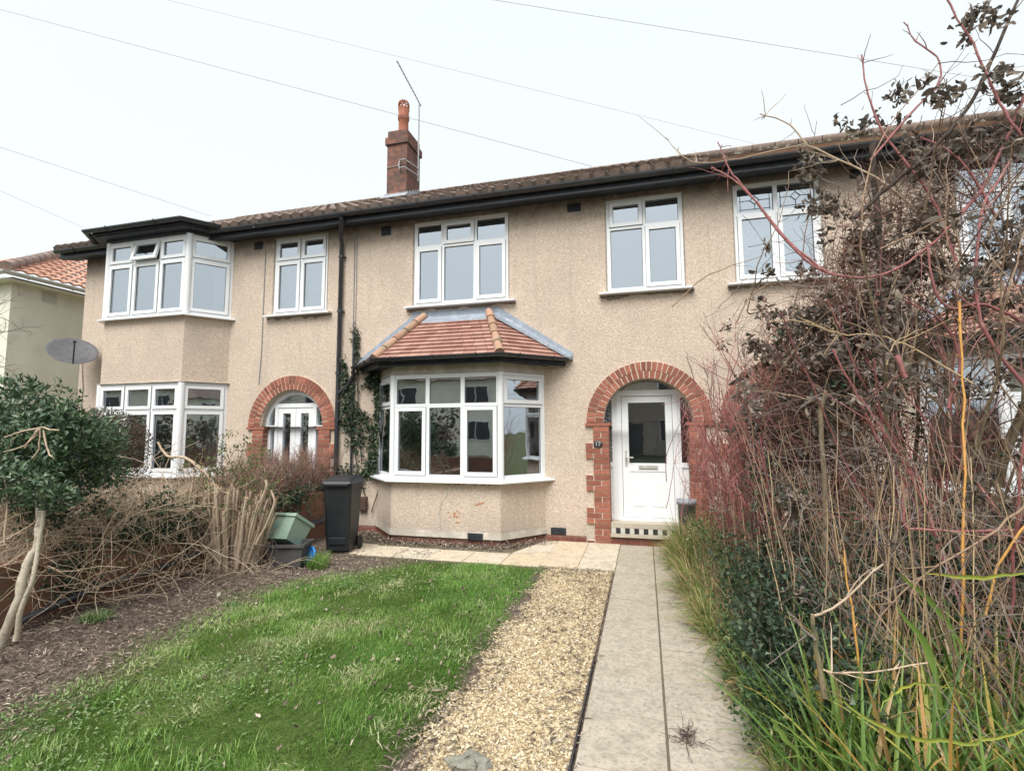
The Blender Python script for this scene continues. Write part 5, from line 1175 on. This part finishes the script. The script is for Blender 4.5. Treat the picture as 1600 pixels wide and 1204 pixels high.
p = disc(9000, (2.2, -3.2), 1.75, 3.0, .01); p = p[(p[:, 0] > .55)]; p[:, 2] = rng.uniform(0, .05, len(p)); V, F = leaves5(p, rdir(len(p)), rdir(len(p), 1.2), rng.uniform(.03, .07, len(p)), rng.uniform(.01, .03, len(p)), .4)
C.objects.unlink(t); bpy.data.objects.remove(t); tag(mass('leaf_mould', V, F, 'litter'), 'dark leaf mould on the ground under the right hand shrubs', 'leaf mould', kind='stuff')

# --- grey pot by the door
t = thing('plant_pot', (.42, -.42, 0), 'grey planter standing beside the front door, half hidden by grasses', 'plant pot')
c_ = AY(1063, 800, -.38); MT['potgrey'] = m_simple('grey_pot', (.24, .26, .29), (.32, .34, .37), 7, .7, .3)
m = MB('potgrey', 'joint'); m.lathe([(0, .02), (.08, .02), (.112, .64), (.124, .64), (.124, .70), (.105, .70), (.10, .62)], (c_[0]+.08, -.38, 0), 24); m.build('pot', t)
m = MB('joint'); m.lathe([(0, .64), (.102, .64)], (c_[0]+.08, -.38, 0), 24); m.build('compost', t)

# ------------------------------------------------------------------ left: dwarf wall and its planting
t = thing('garden_wall', (-4.95, -3, 0), 'low red brick garden wall overgrown with bare stems between the two front gardens', 'wall')
m = MB('dwarf'); m.box(-5.06, -4.88, -7.4, -.02, -.06, .50); m.build('wall', t); m = MB('dwarf'); m.box(-5.08, -4.86, -7.4, -.02, .501, .57); m.build('coping', t)
for a, b, c in ((-1.0, -.45, .0), (-3.9, -3.6, 0)): m = MB('dwarf'); m.box(-5.12, -4.84, a, b, -.06, .66); m.build('pier', t)
mb, _ = pxline([(-40, 1005), (5, 985), (120, 930), (230, 895), (300, 868), (345, 848)], -3.0, .03) 
m = MB('black'); P = [AX(*p, -4.78) for p in ((-60, 1015), (5, 987), (40, 966), (120, 931), (180, 908), (230, 894), (290, 872), (340, 852))]; m.tube(P, .028, 9); tag(m.build('drain_pipe'), 'black plastic pipe lying on the soil along the foot of the garden wall', 'pipe')
m = MB('black'); m.tube([AX(478, 822, -4.72), AX(520, 806, -4.72), AX(575, 785, -4.70)], .045, 8); tag(m.build('black_pipe_offcut'), 'thick black pipe leaning on the wall behind the wheelie bin', 'pipe')

def bramble(name, loc, label, cat, boxes, mats, groups=None):
    t = thing(name, loc, label, cat)
    for (n, lo, hi, L, wob, up, r0, r1, part), mt in zip(boxes, mats):
        p = rng.uniform(lo, hi, (n, 3)); d = rdir(n, .4); d[:, 0] *= .6; A = grow(p, norm(d), rng.uniform(*L, n), 8, wob, up); A[..., 2] = np.maximum(A[..., 2], .02); V, F = stemset((A, r0, r1, 4)); mass(part, V, F, mt, t)
    return t
bramble('bare_bramble', (-4.9, -3.6, 0), 'mass of tan leafless arching stems sprawling over the garden wall', 'bramble',
        [(330, (-5.3, -5.6, .35), (-4.78, -2.4, .8), (.5, 1.2), .18, -.09, .0042, .0018, 'stems'), (3800, (-5.9, -4.4, .42), (-4.74, -1.6, .95), (.15, .5), .26, -.02, .0026, .0011, 'twigs'), (240, (-4.95, -4.2, .02), (-4.5, -2.2, .35), (.4, 1.), .2, .0, .0032, .0016, 'runners')], ['bark_tan', 'bark_tan', 'bark_tan'])
t = thing('wall_ivy', (-5.1, -3, .5), 'dark ivy trailing along the top of the low garden wall', 'ivy')
P = np.concatenate([np.array(AX(x, y, -4.95))+rng.normal(0, s, (q, 3)) for x, y, q, s in ((110, 880, 90, .10), (90, 910, 80, .09), (130, 860, 60, .08), (200, 830, 50, .09), (250, 820, 80, .10), (290, 810, 90, .10), (60, 800, 70, .10), (280, 850, 60, .08), (410, 785, 60, .09), (460, 775, 110, .12), (510, 765, 120, .12), (545, 760, 60, .1), (240, 790, 50, .08), (150, 800, 40, .09))]); P[:, 0] += .02
xw = rng.uniform(-4.2, -.5, 500); P = np.concatenate([P, np.stack([rng.normal(-4.86, .06, 500), xw, .58+rng.normal(0, .06, 500)], 1)[fbm(xw, xw, 1.2, 19) > .45]])
V, F = tufts(P, .03, 6, (.025, .05), (.02, .04), .3, .3); mass('leaves', V, F, 'l_ivy', t)
# clipped evergreen and the pale trunked laurel in front
def evergreen(t, clumps, mat, L, W, per, trunkm=None):
    V, F = [], []
    for c, r_, n in clumps:
        d = rdir(n); rad = rng.random(n)**.28; P = np.array(c)+d*rad[:, None]*np.array(r_); V1, F1 = leaves5(P, norm(d*.7+rdir(n, .3)), norm(d+rdir(n)*.5), rng.uniform(*L, n), rng.uniform(*W, n), .2); V.append((V1, F1))
    v, f = catmass(V); mass('crown', v, f, mat, t)
t = thing('clipped_bush', (-6.35, -2.4, 0), 'rounded clipped evergreen bush with a reddish tinged top against the left bay window', 'bush')
evergreen(t, [((-6.75, -2.5, 1.42), (.62, .55, .50), 11000), ((-6.6, -2.5, 1.05), (.5, .5, .4), 4000)], 'l_clip', (.022, .040), (.012, .022), 1)
p = disc(14, (-6.6, -2.5), .12, .12); A = grow(p, norm(rdir(14, 3)), rng.uniform(.8, 1.4, 14), 8, .1); V, F = stemset((A, .02, .006, 6)); mass('trunk', V, F, 'bark_dark', t)
t = thing('laurel_tree', (-5.1, -4.35, 0), 'small glossy leaved evergreen tree with two pale bare trunks at the left edge', 'tree')
cl = []
for x, y, Y, r_, n in ((20, 690, -4.3, .34, 1300), (90, 680, -4.2, .30, 1100), (60, 740, -4.3, .28, 900), (150, 690, -4.0, .22, 650), (30, 620, -4.3, .20, 420), (90, 650, -4.2, .16, 300), (0, 740, -4.4, .3, 600), (120, 750, -4.0, .20, 350), (170, 735, -3.9, .15, 250), (-60, 680, -4.4, .4, 1200), (50, 790, -4.3, .12, 110), (62, 765, -4.62, .13, 230), (25, 750, -4.6, .15, 260), (95, 780, -4.5, .11, 150)):
    cl.append((AY(x, y, Y), (r_, r_, r_*.85), n))
evergreen(t, cl, 'l_dark', (.042, .085), (.018, .034), 1)
sh = []
for x, y, y1 in ((55, 650, 595), (85, 650, 590), (120, 660, 612), (20, 640, 592), (145, 690, 640), (105, 640, 602), (5, 640, 600), (170, 690, 655)):
    a, b = AY(x, y, -4.2), AY(x+rng.uniform(-8, 12), y1, -4.2); q = 34; tt = rng.uniform(0, 1, q)[:, None]; P = a+(b-a)*tt+rng.normal(0, .014, (q, 3)); dd = rdir(q, .5); dd[:, 2] = np.abs(dd[:, 2])+.3; sh.append(leaves5(P, norm(dd), rdir(q, .6), rng.uniform(.035, .06, q), rng.uniform(.014, .024, q), .2))
for V, F in sh: mass('leafy_shoot', V, F, 'l_dark', t)
for pts, r_ in (([(-8, 1040), (8, 990), (30, 930), (42, 880), (58, 850), (62, 800), (58, 750), (62, 720)], (.034, .018)), ([(24, 1000), (36, 945), (52, 900), (60, 850), (68, 790), (70, 760)], (.018, .010))):
    mb, _ = pxline(pts, [-4.62, -4.62, -4.60, -4.56, -4.50, -4.42, -4.30, -4.20][:len(pts)], r_, 10, 'bark_pale'); mb.build('trunk', t)
for pts in ([(63, 668), (30, 675), (8, 682)], [(63, 668), (92, 672)], [(63, 668), (60, 700), (50, 716)], [(66, 672), (76, 705), (82, 714)], [(63, 668), (40, 695), (5, 706)], [(8, 850), (10, 765), (5, 740)], [(10, 765), (42, 745)], [(60, 670), (45, 690), (38, 700)]):
    mb, _ = pxline(pts, -4.62, (.007, .005), 6, 'bark_tan'); mb.build('limb', t)

t = thing('yellow_shrub', (-6.4, -1.2, 0), 'small yellowish green shrub below the left bay window', 'shrub')
c_ = AY(205, 790, -1.2); evergreen(t, [(c_, (.42, .3, .22), 2600), (AY(190, 770, -1.2), (.2, .2, .2), 900)], 'l_yellow', (.012, .026), (.006, .012), 1)
p = disc(120, (c_[0], c_[1]), .35, .25, .0); A = grow(p, norm(rdir(120, 2)), rng.uniform(.6, 1.0, 120), 6, .12); V, F = stemset((A, .004, .0015, 4)); mass('stems', V, F, 'twig_brown', t)

# coppiced stump
MT['bark_cut'] = m_simple('cut_stem_bark', (.60, .49, .38), (.50, .40, .30), 16, .9, .2, .7, 60, c3=(.60, .50, .40))
t = thing('coppiced_shrub', (-4.65, -2.3, 0), 'hard pruned shrub of thick sawn off tan stems beside the green recycling box', 'shrub')
m = MB('bark_cut', 'straw'); tops = []
for k in range(250):
    a = random.uniform(0, 6.28); rr = math.sqrt(random.random()); bx, by = -4.76+.33*rr*math.cos(a), -2.36+.24*rr*math.sin(a); h_ = random.uniform(.62, 1.06)-.22*abs(rr*math.cos(a)); lx, ly = (bx+4.76)*random.uniform(.2, .95)+random.gauss(0, .03), (by+2.30)*.5
    r_ = random.uniform(.007, .019); n = 7
    pts = [np.array([bx+lx*(i/n)**1.1+random.gauss(0, .004), by+ly*i/n+random.gauss(0, .004), .0+h_*i/n]) for i in range(n+1)]; m.k = 0
    m.tube(pts, [r_*1.25, r_*1.1]+[r_*random.uniform(.9, 1.1) for _ in range(n-1)], 7); tops.append(pts[-1]); e = pts[-1]; m.k = 1; m.tube([e, e+[random.gauss(0, .004), random.gauss(0, .004), .006]], r_*.95, 7)
m.build('sawn_stems', t)
for pts, r_ in (([(385, 870), (400, 810), (410, 765)], .02), ([(292, 905), (318, 850), (330, 800), (333, 775)], .018), ([(335, 890), (345, 780), (300, 720), (262, 712), (246, 690)], (.026, .010)), ([(318, 860), (300, 830), (265, 812)], (.02, .016)), ([(400, 850), (428, 790), (422, 765)], .018), ([(385, 880), (400, 840), (418, 780)], .02), ([(390, 830), (415, 765), (415, 750)], (.022, .014))):
    mb, _ = pxline(pts, -2.45, r_, 8, 'bark_tan'); mb.build('stem', t)
tp = np.array(tops); i = rng.integers(0, len(tp), 230); A = grow(tp[i]-np.array([0, 0, .05]), norm(rdir(230, 3.0)), rng.uniform(.18, .62, 230), 7, .12, .05); V, F = stemset((A, .0040, .0018, 4)); mass('shoots', V, F, 'twig_pink', t)
e = A[:, -1]; e = e[rng.random(len(e)) < .6]; P = np.concatenate([e]+[A[rng.integers(0, 230, 120), rng.integers(3, 7, 120)]]); P = np.concatenate([P, *[AY(x, y, -2.3)[None]+rng.normal(0, .04, (6, 3)) for x, y in ((355, 680), (385, 690), (405, 700), (350, 700), (290, 725), (330, 735), (395, 720), (370, 730), (385, 760))]])
n = len(P)*5; c = np.repeat(P, 5, 0)+rng.normal(0, .02, (n, 3)); V, F = leaves5(c, norm(rdir(n, -.9)), rdir(n, .6), rng.uniform(.03, .06, n), rng.uniform(.014, .028, n), .3); mass('leaves', V, F, 'l_olive', t)
p = disc(220, (-4.62, -2.4), .5, .4, .02); A = grow(p, norm(rdir(220, .6)), rng.uniform(.25, .7, 220), 8, .25, -.05); A[..., 2] = np.maximum(A[..., 2], .012); V, F = stemset((A, .0032, .0014, 4)); mass('loose_twigs', V, F, 'bark_tan', t)

# twiggy hedge in front of the left door
t = thing('twiggy_hedge', (-5.2, -.8, 0), 'brown leafless twiggy hedge behind the garden wall in front of the arched door', 'hedge')
n = 420; P0 = np.stack([rng.uniform(-5.55, -4.98, n), rng.uniform(-1.75, .0-.1, n), rng.uniform(.35, .6, n)], 1); A = grow(P0, np.stack([rng.normal(0, .16, n), rng.normal(0, .16, n), np.ones(n)], 1), rng.uniform(.5, .88, n), 7, .12)
p, d = spawn(A, 3600, .15, 1, .6, .4); B = grow(p, d, rng.uniform(.10, .34, 3600), 5, .22, .05); B = B[B[:, -1, 2] < 1.44+.05*np.sin(B[:, -1, 1]*9)]
V, F = stemset((A, .0045, .002, 4)); mass('stems', V, F, 'twig_brown', t); V, F = stemset((B, .0024, .0011, 3)); mass('twigs', V, F, 'twig_pink', t)
p, d = spawn(A, 500, .1, .9, 1.); V, F = tufts(p, .03, 2, (.012, .03), (.008, .016), .2); mass('dead_leaves', V, F, 'l_dead', t)

# ivy on the wall between the bay and the downpipe
t = thing('climbing_ivy', (-4.4, -.1, .8), 'green ivy climbing the wall between the downpipe and the bay window', 'ivy')
pl_ = []
for pts, q, s in (([(556, 505), (556, 545), (560, 580)], 60, .035), ([(585, 580), (590, 600), (595, 640), (590, 700), (585, 735)], 330, .055), ([(545, 600), (540, 640), (548, 670), (560, 700)], 280, .08), ([(558, 640), (575, 670), (580, 720), (570, 745)], 260, .07), ([(530, 740), (545, 750), (560, 745)], 160, .10), ([(537, 560), (538, 600)], 60, .03), ([(590, 590), (575, 600)], 90, .05)):
    Pp = np.array([AY(*p, -.05) for p in pts]); tt = rng.uniform(0, len(Pp)-1.001, q); i = tt.astype(int); f = (tt-i)[:, None]; pl_.append(Pp[i]*(1-f)+Pp[i+1]*f+rng.normal(0, s, (q, 3))*np.array([1, .25, 1]))
P = np.concatenate(pl_); P[:, 1] = np.minimum(P[:, 1], -.02)-np.clip((P[:, 0]+4.25)*1.05, 0, .5); V, F = tufts(P, .015, 4, (.028, .055), (.022, .042), .0, .25); mass('leaves', V, F, 'l_ivy', t)
for pts in ([(575, 790), (560, 740), (548, 670), (540, 620)], [(580, 800), (600, 740), (592, 660), (590, 590)], [(565, 720), (560, 640), (556, 520)]):
    Pp = np.array([AY(*p, -.04) for p in pts]); m = MB('bark_dark'); m.tube(Pp, .009, 6); m.build('stem', t)

# bare tree at far left beyond the wall
t = thing('bare_tree', (-9.3, -3.0, 0), 'leafless fine twigged tree in front of the cream house at the far left', 'tree')
m = MB('bark_olive'); m.tube([(-9.9, -3.0, -.1), (-9.85, -3, 1.5), (-9.7, -3, 2.6), (-9.5, -3, 3.6)], [.08, .065, .045, .02], 8); m.build('trunk', t)
n = 26; P0 = np.stack([np.full(n, -9.8), np.full(n, -3.), rng.uniform(1.8, 3.4, n)], 1); A = grow(P0, np.stack([rng.normal(.35, .6, n), rng.normal(0, .5, n), rng.normal(.25, .3, n)], 1), rng.uniform(.6, 1.5, n), 8, .14); p, d = spawn(A, 240, .2, 1, .7, 0.); B = grow(p, d, rng.uniform(.3, .8, 240), 7, .2, -.02); p, d = spawn(B, 700, .2, 1, .7, 0.); Cc = grow(p, d, rng.uniform(.1, .35, 700), 5, .25)
V, F = stemset((A, .012, .004, 5), (B, .0055, .0022, 4), (Cc, .003, .0014, 3)); mass('crown', V, F, 'twig_grey', t)

# small tufts and ground plants
def tuft(name, c, n, L, label, mat='lawn', W=(.004, .008), sp=.05, up=.8, tv=.45):
    P0 = disc(n, c, sp, sp, 0.); P0[:, 2] = gh(P0[:, 0], P0[:, 1]); V, F, m_ = blades(P0, rng.uniform(*L, n), rng.uniform(*W, n), rng.uniform(.05, up, n), rng.uniform(0, 6.283, n), 3, .25)
    return tag(mass(name, V, F, mat, t=np.clip(rng.normal(tv, .1, len(V)), 0, 1)), label, 'grass tuft')
c_ = AZ(497, 885); tuft('grass_tuft', (c_[0], c_[1]), 420, (.10, .26), 'long grass tuft growing between the blue lid and the wheelie bin', sp=.12)
c_ = AZ(150, 972, .03); tuft('weed_tuft', (c_[0], c_[1]), 420, (.05, .11), 'grey green feathery tuft on the bare soil near the pipe', 'weed', (.006, .01), .10, 1.2)
c_ = AZ(362, 940, .02); tuft('weed_sprout', (c_[0], c_[1]), 120, (.03, .07), 'small weed sprout at the lawn edge beside the white stone', 'weed', (.006, .012), .06, 1.2)
c_ = AZ(958, 888); tuft('path_weed', (c_[0]-.03, c_[1]), 60, (.03, .07), 'tiny weed in the corner where the gravel meets the path', sp=.03)
c_ = AZ(935, 857); tuft('paving_weed', (c_[0], c_[1]), 60, (.03, .07), 'sprig of grass in a joint of the paving near the step', sp=.035)

# stones
def rock(name, c, s, mat, label, seed=1):
    r_ = np.random.default_rng(seed); m = MB(mat); n1, n2 = 9, 14; V = []
    for i in range(n1+1):
        for j in range(n2):
            a, b = math.pi*i/n1, 2*math.pi*j/n2; q = 1+.22*math.sin(3*a+2*b+seed)+.13*math.sin(5*b+seed*2)+.08*r_.normal(); V.append((c[0]+s[0]*q*math.sin(a)*math.cos(b), c[1]+s[1]*q*math.sin(a)*math.sin(b), c[2]+s[2]*q*math.cos(a)))
    m.add(V, [(i*n2+j, i*n2+(j+1) % n2, (i+1)*n2+(j+1) % n2, (i+1)*n2+j) for i in range(n1) for j in range(n2)], False); return tag(m.build(name), label, 'stone')
c_ = AZ(733, 1195); rock('flat_rock', (c_[0], c_[1]-.01, .012), (.105, .07, .034), 'rock', 'flat weathered grey green rock on the gravel in the foreground', 3)
c_ = AZ(342, 932, .03); rock('white_stone', (c_[0], c_[1], .045), (.022, .02, .028), 'stepstone', 'small white stone on the bare soil in front of the pruned shrub', 5)

# ------------------------------------------------------------------ wheelie bin and recycling boxes
bn = thing('wheelie_bin', (-3.97, -1.2, 0), 'black wheelie bin standing by the corner of the bay', 'wheelie bin')
BM = Matrix.Translation((-3.96, -1.30, 0)) @ Matrix.Rotation(R(12), 4, 'Z') @ Matrix.Diagonal((.80, .78, .99, 1))
m = MB('bin'); m.M = BM; a, b = .20, .235; fy0, fy1, by = -.20, -.27, .26
def rr_(hx, y0, y1, z, c=.03): return [(-hx+c, y0, z), (hx-c, y0, z), (hx, y0+c, z), (hx, y1-c, z), (hx-c, y1, z), (-hx+c, y1, z), (-hx, y1-c, z), (-hx, y0+c, z)]
L_ = [rr_(.195, -.20, .20, .05), rr_(.20, -.205, .22, .13), rr_(.235, -.27, .27, .86), rr_(.245, -.28, .28, .865), rr_(.245, -.28, .28, .91)]
V = [p for r_ in L_ for p in r_]; m.add(V, [(i*8+j, i*8+(j+1) % 8, (i+1)*8+(j+1) % 8, (i+1)*8+j) for i in range(4) for j in range(8)]+[tuple(range(8))[::-1]])
m.box(-.14, .14, -.222, -.2, .13, .22); m.box(-.19, -.175, -.262, -.2, .25, .80); m.box(.175, .19, -.262, -.2, .25, .80); m.box(-.12, .12, .23, .29, .1, .5)
m.build('body', bn, bevel=.006)
m = MB('bin'); m.M = BM; L_ = [rr_(.262, -.315, .30, .915), rr_(.262, -.315, .30, .935), rr_(.25, -.30, .29, .955), rr_(.19, -.20, .24, .995)]; L_[3] = [(x, y, z+.02*(y+.2)/.44) for x, y, z in L_[3]]
V = [p for r_ in L_ for p in r_]; m.add(V, [(i*8+j, i*8+(j+1) % 8, (i+1)*8+(j+1) % 8, (i+1)*8+j) for i in range(3) for j in range(8)]+[tuple(range(8))[::-1], tuple(range(24, 32))]); m.box(-.20, .20, -.335, -.31, .90, .932); m.build('lid', bn, bevel=.006)
m = MB('bin'); m.M = BM; m.tube([(-.2, .28, .93), (-.2, .36, .97), (.2, .36, .97), (.2, .28, .93)], .014, 8); m.build('handle', bn)
for s_ in (-1, 1):
    m = MB('tyre'); m.M = BM; m.lathe([(0, -.025), (.08, -.025), (.098, -.012), (.098, .012), (.08, .025), (0, .025)], n=20, M=Matrix.Translation((s_*.235, .20, .10)) @ Matrix.Rotation(R(90), 4, 'Y')); m.build('wheel', bn)
m = MB('metal'); m.M = BM; m.tube([(-.24, .20, .1), (.24, .20, .1)], .011, 8); m.build('axle', bn)

def crate(name, M, sx, sy, h, mat, label, open_down=False):
    t = thing(name, tuple(M.translation), label, 'recycling box')
    m = MB(mat); m.M = M; k = .82; th = .008
    def ring(f, z): return [(-sx*f, -sy*f, z), (sx*f, -sy*f, z), (sx*f, sy*f, z), (-sx*f, sy*f, z)]
    L_ = [ring(k, 0), ring(1, h), ring(1-th/sx, h), ring(k-th/sx, th)]; V = [p for r_ in L_ for p in r_]
    m.add(V, [(i*4+j, i*4+(j+1) % 4, (i+1)*4+(j+1) % 4, (i+1)*4+j) for i in range(3) for j in range(4)]+[(3, 2, 1, 0), (12, 13, 14, 15)]); m.build('tub', t, bevel=.008)
    m = MB(mat); m.M = M; e = .018; m.box(-sx-e, sx+e, -sy-e, -sy-.001, h-.035, h+.006); m.box(-sx-e, sx+e, sy+.001, sy+e, h-.035, h+.006); m.box(-sx-e, -sx-.001, -sy-.001, sy+.001, h-.035, h+.006); m.box(sx+.001, sx+e, -sy-.001, sy+.001, h-.035, h+.006)
    m.box(-.07, .07, -sy-e-.012, -sy-e, h-.03, h-.012); m.build('rim', t, bevel=.004)
    return t
crate('recycling_box', Matrix.Translation((-4.17, -2.06, .0)) @ Matrix.Rotation(R(16), 4, 'Z'), .215, .15, .275, 'greybox', 'dark grey plastic recycling box on the soil with the green box resting on it')
g_c = AY(441, 833, -2.07)
GM = Matrix.Translation((g_c[0]-.03, -2.03, .255)) @ Matrix.Rotation(R(20), 4, Vector((-.61, .79, 0))) @ Matrix.Rotation(R(-24), 4, Vector((.79, .61, 0))) @ Matrix.Rotation(R(-6), 4, 'Z')
crate('recycling_box', GM, .20, .18, .30, 'greenbox', 'pale green recycling box tipped on its corner on top of the dark box')
lm = AY(481, 863, -1.93); m = MB('blue'); LM = Matrix.Translation((lm[0], -1.93, .115)) @ Matrix.Rotation(R(-66), 4, 'X') @ Matrix.Rotation(R(0), 4, 'Z')
LM = Matrix.Translation((lm[0], -1.93, .115)) @ Matrix.Rotation(R(70), 4, 'X')
m.lathe([(0, 0), (.075, .0), (.085, .008), (.10, .004), (.10, -.022), (.092, -.022), (.09, -.006), (0, -.012)], n=28, M=LM); m.lathe([(.045, .002), (.05, .007), (.055, .002)], n=28, M=LM); tag(m.build('blue_lid'), 'round blue plastic lid leaning beside the recycling boxes', 'lid')

# front boundary hedge, seen mirrored in the lower windows
t = thing('front_hedge', (-18, -10.3, 0), 'dark evergreen hedge along the front boundary, seen mirrored in the left bay windows', 'hedge')
n = 9000; P = np.stack([rng.uniform(-34, -6.4, n), rng.uniform(-10.7, -9.9, n), rng.uniform(0, 2.5, n)], 1); P[:, 2] *= .75+.5*fbm(P[:, 0], P[:, 1], .8, 5)
V, F = leaves5(P, rdir(n), rdir(n, .6), rng.uniform(.12, .26, n), rng.uniform(.08, .16, n), .2); mass('foliage', V, F, 'l_clip', t)
m = MB('bark_dark')
for k in range(40): x = -33.5+k*.68; m.tube([(x, -10.3, -.1), (x+.05, -10.3, 1.6)], .04, 6)
m.build('stems', t)
t = thing('boundary_hedge', (15, -10.3, 0), 'evergreen hedge on the neighbouring front boundary to the right, seen only mirrored in glass', 'hedge')
n = 7000; P = np.stack([rng.uniform(3.5, 30, n), rng.uniform(-10.7, -9.9, n), rng.uniform(0, 2.1, n)], 1); P[:, 2] *= .75+.5*fbm(P[:, 0], P[:, 1], .8, 15)
V, F = leaves5(P, rdir(n), rdir(n, .6), rng.uniform(.12, .26, n), rng.uniform(.08, .16, n), .2); mass('foliage', V, F, 'l_clip', t)
m = MB('bark_dark')
for k in range(36): x = 3.9+k*.72; m.tube([(x, -10.3, -.1), (x+.05, -10.3, 1.4)], .04, 6)
m.build('stems', t)
# dry debris where the bay meets the paving
n = 2600; u = rng.random(n); bx = np.interp(u, [0, .25, .75, 1], [-4.35, -3.6, -1.95, -1.4]); by = np.interp(u, [0, .25, .75, 1], [-.12, -.63, -.63, -.1]); P = np.stack([bx+rng.normal(0, .06, n), by-np.abs(rng.normal(0, .11, n)), rng.uniform(.01, .06, n)], 1); P[:, 2] *= np.clip(1.2-(by-P[:, 1])*4, .3, 1)
V, F = curled(P, 1, (.03, .09), (.004, .02), .0); tag(mass('dry_leaves', V, F, 'litter'), 'drift of dry brown leaves at the foot of the bay window', 'dead leaves', kind='stuff')

c_ = AZ(1072, 1160); n = 46; A = grow(np.stack([c_[0]+rng.normal(0, .03, n), c_[1]+rng.normal(0, .03, n), rng.uniform(.02, .04, n)], 1), norm(np.stack([rng.normal(0, 1, n), rng.normal(0, .7, n), rng.normal(0, .12, n)], 1)), rng.uniform(.04, .14, n), 6, .3); A[..., 2] = np.maximum(A[..., 2], .02)
V, F = stemset((A, .0020, .001, 4)); tag(mass('twig_debris', V, F, 'bark_dark'), 'small knot of dead roots and twigs lying on the slab path', 'twigs')
x, y = scatter(260, -4, -1.2, -6.6, -1.6, lambda x, y: lawn_mask(x, y)); n = len(x); V, F = curled(np.stack([x, y, gh(x, y)+.035], 1), 1, (.03, .07), (.01, .03), .0)
tag(mass('fallen_leaves', V, F, 'litter'), 'scattered pale fallen leaves lying on the lawn', 'fallen leaves', kind='stuff')
